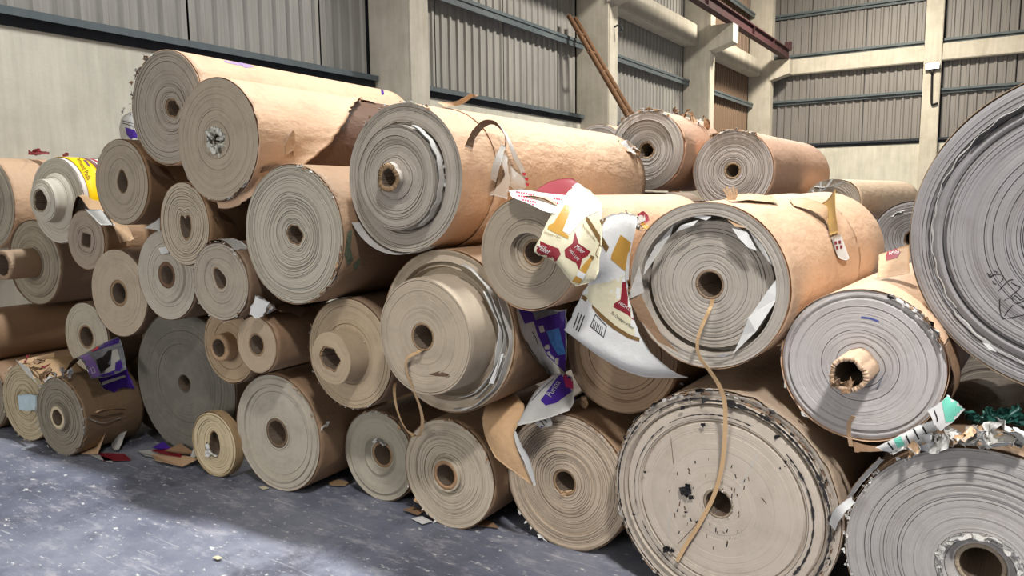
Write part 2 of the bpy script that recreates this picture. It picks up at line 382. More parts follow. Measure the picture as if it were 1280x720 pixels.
# crane rail on the corbels
RUST = plain('rust_red_steel', (74, 48, 50), .6, .2, 12)
cr = thing('crane_rail', 'rusty reddish-brown steel rail lying along the concrete corbels', 'beam', Matrix.Translation((-6.2, 16.5, 6.14)))
Mr = Matrix.Translation((-6.2, 16.5, 6.14))
boxes('beam', [(-6.3, -6.1, 7.0, 26.4, 6.14, 6.17), (-6.22, -6.18, 7.0, 26.4, 6.17, 6.42), (-6.3, -6.1, 7.0, 26.4, 6.42, 6.45), (-6.23, -6.17, 7.0, 26.4, 6.45, 6.49)], RUST, cr, Mr)
for y in (12.0, 16.0, 18.0, 22.0, 24.2): boxes('stiffener', [(-6.29, -6.11, y, y + .03, 6.17, 6.42)], RUST, cr, Mr)
boxes('end_stop', [(-6.3, -6.1, 26.3, 26.45, 6.45, 6.72)], RUST, cr, Mr)
# ladder against the second column
LAD = plain('weathered_wood', (112, 82, 58), .8, .25, 30)
tp = Vector((-7.22, 13.1, 5.12)); bt = Vector((-4.35, 13.2, .02)); 
d0 = at(783, 143, 13.15); dirv = (d0 - tp); bt = tp + dirv * ((tp.z - .02) / -dirv.z)
ML = Matrix.Translation((bt.x, 13.3, 0))
ld = thing('ladder', 'brown wooden pole ladder leaning up against a concrete column', 'ladder', ML)
for dy in (0, .25): pipe('rail', [bt + Vector((0, dy, 0)), (bt + tp) / 2 + Vector((.015, dy, -.01)), tp + Vector((-.02, dy, .03))], [.06, .055, .05], LAD, ld, ML, 8, 9)
for i in range(13):
    p = bt.lerp(tp, .06 + i * .073); pipe('rung', [p + Vector((0, -.05, 0)), p + Vector((0, .30, 0))], .026, LAD, ld, ML, 6)
# flood lamp on the back column
LAMPM = Matrix.Translation((-1.95, 26.68, 5.3))
lm = thing('flood_lamp', 'small lit floodlight on a black conduit on the far concrete column', 'lamp', LAMPM)
k = N('lamp_glass'); k.b.inputs['Emission Color'].default_value = (.95, 1, 1, 1); k.b.inputs['Emission Strength'].default_value = 14; LG = k.out((.9, .9, .9, 1), .3)
boxes('housing', [(-2.16, -1.76, 26.56, 26.62, 5.42, 5.62)], STEELD, lm, LAMPM)
boxes('lamp_glass', [(-2.14, -1.78, 26.54, 26.565, 5.44, 5.6)], LG, lm, LAMPM)
pipe('bracket', [(-2.06, 26.62, 5.44), (-1.96, 26.62, 5.32), (-1.86, 26.62, 5.44)], .025, BLACK, lm, LAMPM)
pipe('conduit', [(-1.96, 26.64, 5.34), (-1.95, 26.64, 4.9), (-1.93, 26.64, 4.42), (-1.88, 26.64, 4.36), (-1.76, 26.64, 4.4)], .03, BLACK, lm, LAMPM, 8, 12)
# cable bracket on the second column
tag(pipe('cable_hook', [(-6.69, 14.0, 5.02), (-6.6, 14.0, 5.05), (-6.52, 14.0, 4.98), (-6.55, 14.0, 4.9)], .018, STEELD, None, None, 6, 10), 'small grey cable hook sticking out of the second concrete column', 'hook')

# ------------------------------------------------------------------ paper rolls
def core_shape(kind, th):
    c, s = np.cos(th), np.sin(th)
    if kind == 'square': r = 1 / np.maximum(np.abs(np.cos(th + .2)), np.abs(np.sin(th + .2))) ** .8
    elif kind == 'heart': r = 1.0 - .62 * np.exp(-((th - np.pi / 2) / .36) ** 2) + .34 * np.exp(-((th - 3 * np.pi / 2) / .5) ** 2) - .32 * np.abs(c) ** 2 + .15
    elif kind == 'teardrop': r = .85 + .75 * np.exp(-((th - 2.2) / .55) ** 2) + .1 * np.cos(th - 2.2)
    elif kind == 'hex': r = 1 + .05 * np.cos(6 * th + .4) + .10 * np.cos(2 * th + .8) + .03 * np.cos(5 * th)
    elif kind == 'oval': r = 1 / np.sqrt((c / .72) ** 2 + (s / 1.25) ** 2)
    elif kind == 'drop': r = .9 + .45 * np.exp(-((th - np.pi / 2) / .5) ** 2) + .25 * np.exp(-((th - 3 * np.pi / 2) / .7) ** 2)
    elif kind == 'torn': r = 1 + .05 * np.cos(3 * th + 1) + .03 * np.cos(5 * th) + .012 * np.cos(11 * th + 2)
    else: r = np.ones_like(th)
    return r / r.mean()
ROLLS = {}
def roll(key, label, x, y, z, r, phi, L, hole=.2, tube=.03, shape='round', prof=((0, 0), (1, 0)), face=(186, 176, 160), side=(206, 162, 118), tubec=None,
         wave=.006, squash=0.0, sq_ang=0.0, group=None, dirt=.3, dirtc=(95, 85, 72), contrast=1.0, tube_out=0.0, tube_len=None, groove=.25, amp=.0016, pitch=0.0,
         wrap=True, wmin=None, wmax=None, woff=None, wjag=.003, nth=None, crease=.5, sidedirt=.25, wrapdirtc=(120, 92, 70), exc=(0, 0), wside=None, step=(.0035, .011), seedn=None):
    seed = seedn or (sum(ord(c) * (i + 7) for i, c in enumerate(key)) + 11); rg = np.random.default_rng(seed)
    r -= .006
    if z - r < .03: z = r + .001
    M = Matrix.Translation((x, y, z)) @ Matrix.Rotation(math.radians(phi), 4, 'Z') @ Matrix.Rotation(math.radians(pitch), 4, 'X') @ Matrix.Translation((0, 0, -r))
    e = thing('paper_roll', label, 'paper roll', M, group)
    nth = nth or (144 if r > .28 else 104)
    th = np.linspace(0, 2 * np.pi, nth, endpoint=False)
    rc = r * hole + tube * r       # where the wound paper starts
    # radial steps: groups of layers pushed a little out or in, dark gaps between some of them
    rows = []; q = rc
    while q < r - .002:
        dr = rg.uniform(*step); q2 = min(q + dr, r); o = rg.normal(0, amp)
        rows += [(q + .0004, o), (q2 - .0004, o + rg.normal(0, amp * .4))]
        if rg.random() < groove and q2 < r - .006: d = rg.uniform(.004, .013); rows += [(q2 + .0002, d), (q2 + .0014, d)]; q2 += .0016
        q = q2
    rows[-1] = (r, 0.0); rows = np.array(rows)
    pt = np.array([p[0] for p in prof], float); py = np.array([p[1] for p in prof], float)
    # extra rows at the steps of the profile
    ex = [(t * r, None) for t in pt if rc < t * r < r]
    rr = np.concatenate([rows[:, 0], np.array([a for a, _ in ex])]) if ex else rows[:, 0]
    oo = np.concatenate([rows[:, 1], np.zeros(len(ex))]) if ex else rows[:, 1]
    order = np.argsort(rr, kind='stable'); rr, oo = rr[order], oo[order]
    t = rr / r; yo = np.interp(t, pt, py) + oo
    t0 = hole + tube; u = np.clip((t - t0) / (1 - t0), 0, 1)
    shc = core_shape(shape, th)
    w = ((1 - u) ** (3.2 if shape in ('heart', 'teardrop', 'drop', 'oval') else 6.0))[:, None]
    A = [rg.normal(0, 1, 3) * np.array((1, .7, .5)) for _ in range(3)]; ph = rg.uniform(0, 6.28, (3, 3))
    eps = np.zeros((len(rr), nth))
    for i, kf in enumerate((2, 3, 5)):
        for j in range(3): eps += A[j][i] * np.sin(kf * th[None] + ph[j][i]) * np.sin((j + 1) * np.pi * u)[:, None]
    eps += np.sin(np.pi * u)[:, None] * 0.25 * rg.normal(0, 1, (1, nth)).cumsum(1) * 0
    rad = rr[:, None] * ((1 - w) + w * shc[None]) * (1 + wave * eps)
    rad *= 1 + squash * np.cos(2 * (th[None] - math.radians(sq_ang))) * (u[:, None])
    cxo, czo = exc[0] * r * w, exc[1] * r * w
    yw = np.zeros((len(rr), nth))
    for j in range(2): yw += .0035 * np.sin((j + 1) * th[None] + 5 * u[:, None] * rg.normal() + rg.uniform(0, 6))
    X = rad * np.cos(th)[None] + cxo; Z = rad * np.sin(th)[None] + r + czo; Y = yo[:, None] + yw * (u[:, None] * (1 - u[:, None]) * 4 * .5 + .2)
    V = np.stack([X, Y, Z], -1).reshape(-1, 3); nr = len(rr)
    uv = np.stack([np.broadcast_to(th / (2 * np.pi), (nr, nth)), np.broadcast_to(rr[:, None], (nr, nth))], -1).reshape(-1, 2)
    Fc = grid_faces(nr, nth, True); mi = [0] * len(Fc)
    # outer side, back face and inner bore of the winding
    def ringv(y_, rad_, cx=0, cz=0): return np.stack([rad_ * np.cos(th) + cx, np.full(nth, y_), rad_ * np.sin(th) + r + cz], -1)
    outer = rad[-1]; inner = rad[0]
    extra = [ringv(L * .5, outer), ringv(L, outer), ringv(L, inner, exc[0] * r, exc[1] * r)]
    n0 = len(V); V = np.concatenate([V] + extra); uv = np.concatenate([uv, np.stack([np.tile(th / 6.283, 3), np.full(3 * nth, r)], -1)])
    last = (nr - 1) * nth; j = np.arange(nth); j2 = (j + 1) % nth
    def join(a, b): return np.stack([a + j, a + j2, b + j2, b + j], -1)
    f2 = np.concatenate([join(last, n0), join(n0, n0 + nth)]); f3 = np.concatenate([join(n0 + nth, n0 + 2 * nth), join(n0 + 2 * nth, 0)])
    mi = mi + [1] * len(f2) + [0] * len(f3); Fc = np.concatenate([Fc, f2, f3])
    fm = paper_end(face, dirt, dirtc, contrast, round(rg.uniform(0, 9), 2)); sm = kraft(side, sidedirt, wrapdirtc, crease)
    add('wound_paper', V, Fc, [fm, kraft(wside, .3) if wside else sm], e, None, smooth=False, uv=uv, midx=mi)
    # cardboard core tube
    ro = inner * .985; ri = ro * (hole / (hole + tube)); tl = tube_len or L; y0 = np.interp(t0, pt, py) - tube_out
    jag = np.abs(rg.normal(0, .006 if shape in ('torn', 'hex', 'square') or tube_out > .1 else .0015, nth))
    cy = np.full(nth, y0) + jag
    def rv(rad_, yv): return np.stack([rad_ * np.cos(th) + exc[0] * r, yv, rad_ * np.sin(th) + r + exc[1] * r], -1)
    rings = [rv(ro, np.full(nth, y0 + tl)), rv(ro, np.full(nth, y0 + .022)), rv(ro, cy), rv(ri, cy), rv(ri * .99, np.full(nth, y0 + tl * .5)), rv(ri, np.full(nth, y0 + tl))]
    CV = np.concatenate(rings); CF = np.concatenate([grid_faces(6, nth, True), join(5 * nth, 0)])
    add('core', CV, CF, [kraft(tubec or (150, 124, 94), .3), BORE_SHADE], e, None, smooth=True, midx=[0] * (3 * nth) + [1] * (3 * nth))
    # outer wrapper sheet with an uneven edge
    info = dict(e=e, M=M, r=r, L=L, key=key)
    if wrap:
        nv = 26; v = np.linspace(0, 1, nv)
        vmin = np.abs(noise1(nth, 3, wjag, seed + 1)) + .001 if wmin is None else np.array([wmin(a) for a in np.degrees(th)]) + np.abs(noise1(nth, 1, wjag, seed + 1))
        vmax = np.full(nth, L - .004) if wmax is None else np.array([wmax(a) for a in np.degrees(th)]) - np.abs(noise1(nth, 1, wjag * 3, seed + 2))
        vmin[-1] = vmin[0] * .5 + vmin[-1] * .5
        bl = sum(np.sin(kq * th[None] + rg.uniform(0, 6) + 3 * v[:, None] * rg.normal()) for kq in (2, 3, 5)) * .0012 + .0045
        VV = vmin[None] + (vmax - vmin)[None] * v[:, None]
        if woff is not None: bl = bl + np.array([[woff(a, q_, vm) for a, vm in zip(np.degrees(th), vmax)] for q_ in v])
        def lay_(dr):
            rad_ = outer[None] + bl + dr
            return np.stack([rad_ * np.cos(th)[None], VV, rad_ * np.sin(th)[None] + r], -1).reshape(-1, 3)
        a_, b_ = lay_(.0012), lay_(0); nn = nv * nth
        WF = np.concatenate([grid_faces(nv, nth, True), grid_faces(nv, nth, True)[:, ::-1] + nn, join(0, nn)[:, ::-1], join((nv - 1) * nth, nn + (nv - 1) * nth)])
        add('wrapper', np.concatenate([a_, b_]), WF, sm, e, None, smooth=True)
        w4 = (np.array(M) @ np.concatenate([a_, np.ones((nn, 1))], 1).T).T[:, :3]
        info['bvh'] = BVHTree.FromPolygons([Vector(p) for p in w4], [tuple(f) for f in grid_faces(nv, nth, True)])
    ws = (np.array(M) @ np.concatenate([V, np.ones((len(V), 1))], 1).T).T[:, :3]
    info['face'] = BVHTree.FromPolygons([Vector(p) for p in ws[:nr * nth]], [tuple(f) for f in grid_faces(nr, nth, True)])
    info['ws'] = M
    ROLLS[key] = info
    return info
def oncyl(key, px, py, ext=0.0):
    """the point where a pixel's ray meets the roll's side (or its silhouette), ext metres outside"""
    I = ROLLS[key]; Mi = I['M'].inverted(); o = Mi @ CAM; d = (Mi.to_3x3() @ ray(px, py)); r = I['r'] + .006
    oz = o.z - I['r']; a = d.x ** 2 + d.z ** 2; b = 2 * (o.x * d.x + oz * d.z); c = o.x ** 2 + oz ** 2 - r * r; D = b * b - 4 * a * c
    t = (-b - math.sqrt(D)) / (2 * a) if D > 0 else -b / (2 * a)
    p = o + d * t; q = Vector((p.x, 0, p.z - I['r'])); q = q * (ext / max(q.length, 1e-6))
    return I['M'] @ (p + q)
def loc(key, ang, rad, y):
    """point on a roll: angle in degrees, radius factor, depth behind the face"""
    I = ROLLS[key]; a = math.radians(ang); return I['M'] @ Vector((I['r'] * rad * math.cos(a), y, I['r'] * rad * math.sin(a) + I['r']))
def fray(key, a0, a1, n, size, mats, seed=0, rad=1.0, out=.02, name='torn_edge'):
    """a fringe of small torn layer scraps round the rim: one part"""
    I = ROLLS[key]; rg = np.random.default_rng(seed + 100); V, Fc, mi = [], [], []
    for i in range(n):
        a = math.radians(rg.uniform(a0, a1)); da = rg.uniform(.3, 1) * size / I['r']; rr = I['r'] * rad * (1 + rg.normal(0, .006)); k = len(V)
        y = rg.uniform(-.012, .004); o = rg.uniform(-.4, .8) * out; h = rg.uniform(.2, .8) * size
        pts = [(a, rr + .003, y), (a + da, rr + .003, y + rg.normal(0, .004)), (a + da * rg.uniform(.55, 1.1), rr + o * .6, y - h * .5 + rg.normal(0, .004)), (a + da * rg.uniform(.2, .6), rr + o, y - h * rg.uniform(.3, .8)), (a - da * .1, rr + o * .5, y - h * .3)]
        for t_ in (0, .0012): V += [(q * math.cos(p), yy + t_, q * math.sin(p) + I['r'] + t_) for p, q, yy in pts]
        Fc += [tuple(k + x_ for x_ in range(5)), tuple(k + 9 - x_ for x_ in range(5))] + [(k + x_, k + (x_ + 1) % 5, k + 5 + (x_ + 1) % 5, k + 5 + x_) for x_ in range(5)]
        mi += [rg.integers(len(mats))] * 7
    o = add(name, V, Fc, mats, I['e'], None, midx=mi); o['kind'] = 'stuff'; return o
def crumple(name, c, size, mat, parent=None, M=None, seed=0, back=None, n=9, flat=1.0, axis=None):
    """a crushed scrap of paper around point c"""
    rg = np.random.default_rng(seed + 300); ax = rg.normal(0, 1, (2, 3)); ax[0] /= np.linalg.norm(ax[0])
    if axis is not None:
        aa = np.array(axis, float)
        if aa.ndim == 2: ax = aa
        else: ax[0] = aa
    ax[1] -= ax[0] * (ax[0] @ ax[1]) / (ax[0] @ ax[0]); ax[1] /= np.linalg.norm(ax[1]); ax[0] /= np.linalg.norm(ax[0])
    G = [[np.array(c) + ax[0] * size * (i / 4 - .5) + ax[1] * size * flat * (j / 4 - .5) + rg.normal(0, size * .11, 3) for j in range(5)] for i in range(5)]
    return sheet(name, G, mat, back or mat, parent, M, (n, n), jag=size * .05, seed=seed)
G_L = 'paper rolls in the front of the pile'
K1 = (202, 169, 138); K2_SHADE = (148, 121, 95); K3_SHADE = (132, 109, 88); PINK = (198, 160, 132)  # lower rolls use darkened kraft copies, their shade put into the colour
# key, label, x, y, z, r, yaw, length, then the details of each roll
roll('A', 'large tan roll topping the left of the pile, violet smudge on its side', -3.996, 2.504, 2.141, .323, 3.7, 1.9, .15, .035, 'hex', ((0, .045), (.3, .03), (.55, .012), (.8, .004), (1, 0)), (176, 166, 150), K1, wave=.008, groove=.3)
roll('B', 'top roll beside the violet-smudged one, foil-lined core and wrapper torn away aslant', -3.363, 2.369, 1.917, .314, 2.7, 1.55, .11, .05, 'torn', ((0, .01), (.3, 0), (1, 0)), (172, 160, 140), K1, tubec=(206, 204, 190),
     wave=.003, contrast=.35, groove=.08, amp=.001, wjag=.005, wside=(92, 66, 50), crease=.45,  # bare side coloured dark as the shade beneath the torn wrapper
     wmax=lambda a: 1.5 if 100 < a < 250 else float(np.interp(((a + 110) % 360) - 110, [-110, -60, -40, -20, 0, 20, 40, 70, 100], [.03, .04, .08, .30, .47, .60, .73, 1.0, 1.35])),
     woff=lambda a, v, vm: .035 * max(0, (v - .55) / .45) ** 2 * (1 if (a < 60 or a > 260) else 0))
roll('C', 'big long tan roll in the top middle with a cut and curling wrapper', -2.232, 2.508, 1.698, .336, .8, 2.0, .12, .07, 'torn', ((0, -.10), (.19, -.10), (.2, -.07), (.35, -.045), (.62, -.05), (.70, -.045), (.705, .02), (.745, .02), (.75, .0), (.92, .008), (1, 0)), (170, 162, 148), K1,
     wave=.008, groove=.4, contrast=1.1, wmin=lambda a: .255 + .02 * math.sin(math.radians(a * 2)), wside=K1, crease=.75)
roll('D', 'mid-pile roll with wavy pale rings and a squashed eight-sided core hole', -2.858, 2.401, 1.440, .341, 1.9, 1.1, .14, .02, 'hex', ((0, .02), (.3, .01), (.75, 0), (1, 0)), (184, 178, 160), K2_SHADE, wave=.012, groove=.42, dirt=.2, contrast=1.15, sidedirt=.4, dirtc=(120, 104, 84))
roll('F', 'roll at the upper left with a tall almond-shaped core hole', -4.404, 2.436, 1.727, .257, 4.4, .55, .22, .02, 'drop', ((0, .01), (1, 0)), (172, 160, 140), (150, 120, 90), contrast=.35, groove=.1, amp=.001)
roll('G', 'off-white roll with a protruding inner ring and a yellow label band', -5.572, 2.615, 1.626, .302, 6.4, .55, .24, .03, 'torn', ((0, -.11), (.26, -.12), (.5, -.10), (.52, -.03), (.75, .005), (1, 0)), (206, 200, 182), (222, 214, 206), contrast=.5, groove=.08, dirt=.4, dirtc=(170, 158, 132), tubec=(176, 160, 130), crease=.25)
roll('H', 'peach-coloured roll at the far left edge of the pile, red scrap on top', -6.693, 2.620, 1.616, .362, 6.5, .9, .15, .03, 'round', ((0, 0), (1, 0)), (176, 168, 150), K1, contrast=.7)
roll('I', 'small roll with a square core hole and a lifted loose end sheet', -5.124, 2.565, 1.359, .202, 5.7, .8, .25, .02, 'square', ((0, 0), (1, 0)), (172, 158, 140), (168, 136, 104), contrast=.28, groove=.06, wave=.004)
roll('J', 'roll with a crushed heart-shaped centre under the foil-cored roll', -3.672, 2.358, 1.487, .216, 3.2, .75, .25, .03, 'heart', ((0, .01), (1, 0)), (186, 174, 152), (150, 120, 90), wave=.014, groove=.5, contrast=1.0, squash=-.05, step=(.006, .014))
roll('K', 'roll at the left with a long brown tube sticking out of its centre', -5.994, 2.608, 1.171, .318, 6.5, .75, .25, .10, 'round', ((0, 0), (.8, 0), (.86, .02), (1, .015)), (168, 158, 138), K3_SHADE, contrast=.7, tube_out=.22, tubec=(176, 150, 124), sidedirt=.5, tube_len=.9)
roll('L', 'plain smooth-faced roll tucked below the square-holed one', -4.763, 2.564, 1.021, .290, 5.1, .24, .24, .07, 'round', ((0, 0), (.33, 0), (1, 0)), (190, 174, 150), K3_SHADE, contrast=.2, groove=.03, amp=.0008)
roll('M', 'roll with a brown-ringed core resting on the big dark disc', -4.053, 2.468, 1.181, .268, 3.9, .6, .21, .09, 'round', ((0, .006), (.6, 0), (.62, .01), (1, 0)), (184, 176, 158), K3_SHADE, contrast=.3, groove=.1, amp=.001, tubec=(112, 84, 64))
roll('N', 'frayed roll with a teardrop-shaped hole and white layers hanging off', -3.354, 2.333, 1.192, .214, 2.7, .65, .22, .02, 'teardrop', ((0, .012), (1, 0)), (170, 160, 142), K3_SHADE, wave=.01, contrast=.4, groove=.12, amp=.001, squash=.04, wjag=.01)
roll('O', 'pale roll at the lower left behind the litho-printed sheet', -5.186, 2.546, .695, .241, 5.8, .25, .30, .05, 'round', ((0, 0), (1, 0)), (188, 180, 160), K3_SHADE, contrast=.25, groove=.04, amp=.0008)
roll('P', 'huge dark grey dusty disc-shaped roll standing on the floor', -4.241, 2.655, .471, .471, 4.2, .14, .115, .012, 'round', ((0, 0), (1, 0)), (112, 108, 98), (120, 104, 84), tubec=(92, 84, 72), contrast=.15, groove=.015, amp=.0006, dirt=.65, dirtc=(136, 130, 116))
roll('Q', 'brownish roll with a short tube stub, half hidden beside the dark disc', -3.559, 2.510, .803, .216, 3.0, .5, .24, .13, 'round', ((0, 0), (1, 0)), (170, 148, 118), K3_SHADE, contrast=.25, groove=.06, amp=.0008, tube_out=.07, tubec=(168, 138, 106))
roll('S', 'small roll with a wide core hole wedged above the clean round floor roll', -3.187, 2.411, .863, .154, 2.4, .75, .35, .06, 'round', ((0, 0), (1, 0)), (176, 158, 132), K2_SHADE, contrast=.28, groove=.05, amp=.0008)
roll('T', 'roll with a thick stub of wound paper protruding from its plain disc face', -2.683, 2.574, .840, .284, 1.5, .9, .20, .03, 'hex', ((0, -.13), (.23, -.13), (.47, -.12), (.475, .004), (.56, .006), (.57, 0), (1, 0)), (178, 160, 132), K3_SHADE, contrast=.22, groove=.03, amp=.0006)
roll('U', 'clean round grey-faced roll standing on the floor, brown wrapper', -3.273, 2.578, .333, .333, 2.4, .9, .21, .05, 'round', ((0, 0), (.28, 0), (.285, .006), (.8, .006), (.81, -.006), (.84, -.006), (.85, .004), (.94, 0), (.95, .01), (1, 0)), (182, 174, 156), K2_SHADE, contrast=.22, groove=.03, amp=.0006, tubec=(112, 94, 74))
roll('V', 'small narrow cream reel on the floor in front of the dark disc', -3.765, 2.515, .197, .197, 3.2, .06, .30, .03, 'oval', ((0, .01), (1, 0)), (208, 192, 156), (170, 144, 108), contrast=.7, groove=.5, amp=.003, step=(.008, .014), wave=.003)
roll('W', 'grey roll on the floor with crumpled white paper stuck in its core', -2.699, 2.776, .248, .248, 1.4, .7, .24, .06, 'round', ((0, .035), (.33, .03), (.42, .0), (.47, .012), (.85, 0), (.9, .01), (1, 0)), (170, 164, 146), K3_SHADE, contrast=.3, groove=.05, amp=.0008)
roll('X', 'floor roll with many pale rings, right under the dangling strap loop', -2.176, 2.711, .276, .276, .6, .8, .20, .07, 'round', ((0, -.02), (.3, -.02), (.34, 0), (1, 0)), (190, 178, 156), K2_SHADE, wave=.012, groove=.35, contrast=.9, tubec=(168, 134, 102))
roll('Y', 'large roll with its smooth inner part pushed far out and a strap in the core', -2.046, 2.555, 1.014, .373, .4, 1.0, .145, .025, 'round', ((0, -.16), (.6, -.16), (.69, -.155), (.70, -.14), (.705, .02), (.78, .035), (.80, .0), (.84, .03), (.86, 0), (.93, .012), (1, 0)), (178, 164, 142), K2_SHADE, contrast=.25, groove=.04, amp=.0008, wside=(168, 130, 92))
roll('Z', 'roll hung with torn drink-carton sheets and red-printed paper', -1.568, 2.494, 1.384, .231, .5, 1.6, .20, .04, 'round', ((0, .05), (.27, .05), (.36, .03), (.37, .0), (.6, .0), (1, 0)), (160, 148, 128), K1, contrast=.3, groove=.12, amp=.001, exc=(.0, -.0), wave=.01)
roll('a', 'brown-ringed roll half hidden below the white carton sheet', -1.362, 2.924, .922, .273, -1, 1.2, .2, .03, 'round', ((0, .02), (.8, .02), (.84, 0), (1, 0)), (150, 128, 104), K2_SHADE, contrast=.9, groove=.35, step=(.008, .02))
roll('b', 'floor roll of close tan rings with a torn-bottomed hole', -1.584, 2.820, .320, .320, -1, .9, .16, .04, 'round', ((0, 0), (1, 0)), (184, 168, 146), K2_SHADE, contrast=.9, groove=.6, amp=.003, step=(.005, .011), wave=.003)
roll('c', 'large tan roll in the upper right middle, white torn paper round its sunken face', -.890, 2.640, 1.274, .312, -4.5, 1.5, .155, .03, 'round', ((0, .045), (.24, .045), (.5, .04), (.78, .045), (.80, .11), (.85, .11), (.855, .0), (.93, .004), (1, 0)), (176, 168, 154), K1, contrast=.42, groove=.1, amp=.001, tubec=(140, 118, 96), pitch=1.5, wave=.004, crease=.5,
     wmax=lambda a: .98 + .03 * math.sin(math.radians(a * 1.5)))
roll('d', 'biggest floor roll, its pale face scarred with black smears and a ragged dark rim', -.833, 2.676, .441, .441, -2, 1.0, .115, .02, 'round', ((0, 0), (.72, 0), (.735, .012), (.75, .0), (.86, .004), (.88, .02), (.9, .0), (.93, .018), (1, .006)), (188, 177, 160), (160, 142, 122), contrast=.2, groove=.04, amp=.0006, step=(.008, .026), dirt=.3, wjag=.012, tubec=(150, 136, 116), wave=.004, dirtc=(120, 108, 90))
roll('e', 'grey-faced roll on the right with a torn tube jutting from its core', -.370, 2.718, 1.020, .266, -3.5, 1.2, .17, .06, 'torn', ((0, 0), (.4, .0), (.78, 0), (.80, -.004), (.88, -.004), (.9, .01), (.94, .0), (1, .012)), (180, 176, 171), K1, contrast=.35, groove=.1, amp=.001, tube_out=.17, tube_len=.8, tubec=(196, 168, 140))
roll('g', 'giant grey roll at the right edge with black pen marks on its face', .255, 2.789, 1.477, .507, -4, 1.2, .10, .02, 'round', ((0, 0), (.62, 0), (.66, .006), (.78, .0), (.80, .025), (.83, .006), (.88, .02), (.9, -.004), (1, 0)), (150, 147, 144), (170, 150, 126), contrast=.6, groove=.25, nth=200, wave=.004)
roll('h', 'large grey roll in the bottom right corner under a torn green and white wrapper', .013, 2.684, .405, .405, -3, 1.1, .15, .035, 'round', ((0, .04), (.2, .04), (.24, .01), (.3, 0), (1, 0)), (164, 160, 154), (130, 108, 86), contrast=.42, groove=.28, amp=.001, nth=180, wave=.004, tubec=(150, 136, 116))
roll('p', 'battered roll at the bottom left with pale blue tape on its face', -5.464, 2.249, .267, .267, 6.3, .56, .10, .03, 'torn', ((0, 0), (1, 0)), (196, 182, 150), (170, 140, 104), contrast=.5, dirt=.5, dirtc=(140, 112, 80), wjag=.02, wave=.015)
roll('q', 'dirty brown-wrapped roll on the floor at lower left with a cream core ring', -4.938, 2.223, .256, .256, 5.4, .41, .21, .09, 'round', ((0, -.02), (.34, -.02), (.36, .0), (1, 0)), (140, 132, 116), (138, 114, 88), contrast=.25, groove=.06, tubec=(206, 190, 158), wjag=.01, dirt=.5)
roll('r', 'shadowed brown roll at the very bottom left edge', -6.0, 2.23, .241, .241, 6.5, .7, .2, .04, 'round', ((0, 0), (1, 0)), (150, 140, 122), (130, 104, 80), contrast=.5)
roll('o', 'smooth brown roll low at the left edge seen from its side', -6.09, 1.93, .655, .195, 4.0, 1.55, .2, .04, 'round', ((0, 0), (1, 0)), (170, 150, 120), (146, 116, 88), contrast=.5, crease=.2)
roll('s', 'thin brown-edged disc roll standing behind the dark grey disc', -4.85, 2.83, .46, .46, 4.5, .3, .15, .03, 'round', ((0, 0), (1, 0)), (150, 126, 96), (140, 112, 84), contrast=.8, groove=.5)
# rows behind
roll('i', 'frayed roll at the back in front of the wooden ladder', -1.987, 4.646, 1.913, .268, 0, .85, .17, .05, 'torn', ((0, .02), (.3, .01), (.74, .0), (.75, -.012), (1, 0)), (176, 168, 156), PINK, contrast=.9, groove=.4, wjag=.02)
roll('j', 'pinkish roll at the back with even round rings beside the frayed one', -1.470, 4.855, 1.768, .268, -1.5, 1.6, .16, .05, 'round', ((0, .015), (.3, 0), (1, 0)), (178, 168, 156), PINK, contrast=.9, groove=.45, wave=.003)
roll('k', 'film-wrapped roll lying far back before the concrete wall', -.985, 5.6, 1.559, .175, -9, 1.5, .38, .03, 'round', ((0, 0), (1, 0)), (150, 138, 120), (206, 180, 150), contrast=.3, groove=.04, squash=.10, dirt=.5, dirtc=(196, 186, 170))
roll('l', 'wrinkled grey roll peeking out behind the giant roll at the right', -.44, 5.2, 1.325, .235, -2, .8, .2, .03, 'torn', ((0, .03), (1, 0)), (164, 158, 152), K3_SHADE, contrast=1.2, groove=.6, wave=.02)
roll('m', 'roll of which only the top edge shows under the two back rolls', -1.745, 4.70, 1.35, .225, 0, 1.2, .2, .03, 'round', ((0, 0), (1, 0)), (160, 150, 134), K3_SHADE)
roll('n', 'far roll of which only the rounded top shows behind the long tan roll', -2.75, 5.45, 1.93, .265, -2, .9, .2, .03, 'round', ((0, .03), (1, 0)), (200, 192, 180), K1)
roll('t', 'white and violet wrapped roll peeking out behind the top left roll', -4.83, 2.95, 2.06, .225, 4.5, .6, .2, .03, 'torn', ((0, 0), (1, 0)), (196, 192, 190), (214, 212, 216), contrast=.4)
roll('v', 'broad brown roll on the floor just past the right edge, propping the giant grey one', 1.045, 2.75, .62, .62, -3, 1.1, .1, .02, 'round', ((0, 0), (1, 0)), (170, 160, 146), K3_SHADE, contrast=.5)
BACK = ['leftmost back-row roll on the floor behind the long tan roll', 'second back-row floor roll from the left', 'third back-row floor roll from the left, below the pinkish back roll', 'back-row floor roll below the wrinkled grey back roll', 'leftmost roll of the hidden middle tier at the back', 'hidden middle-tier roll under the thin-edged back roll', 'hidden middle-tier roll under the pinkish back roll', 'hidden middle-tier roll below the film-wrapped one', 'smallest hidden middle-tier roll, below the wrinkled grey one', 'slim hidden roll under the far round-topped roll', 'slim hidden roll under the frayed back roll', 'rightmost back-row floor roll behind the giant grey roll', 'thin brown roll directly under the film-wrapped back roll']
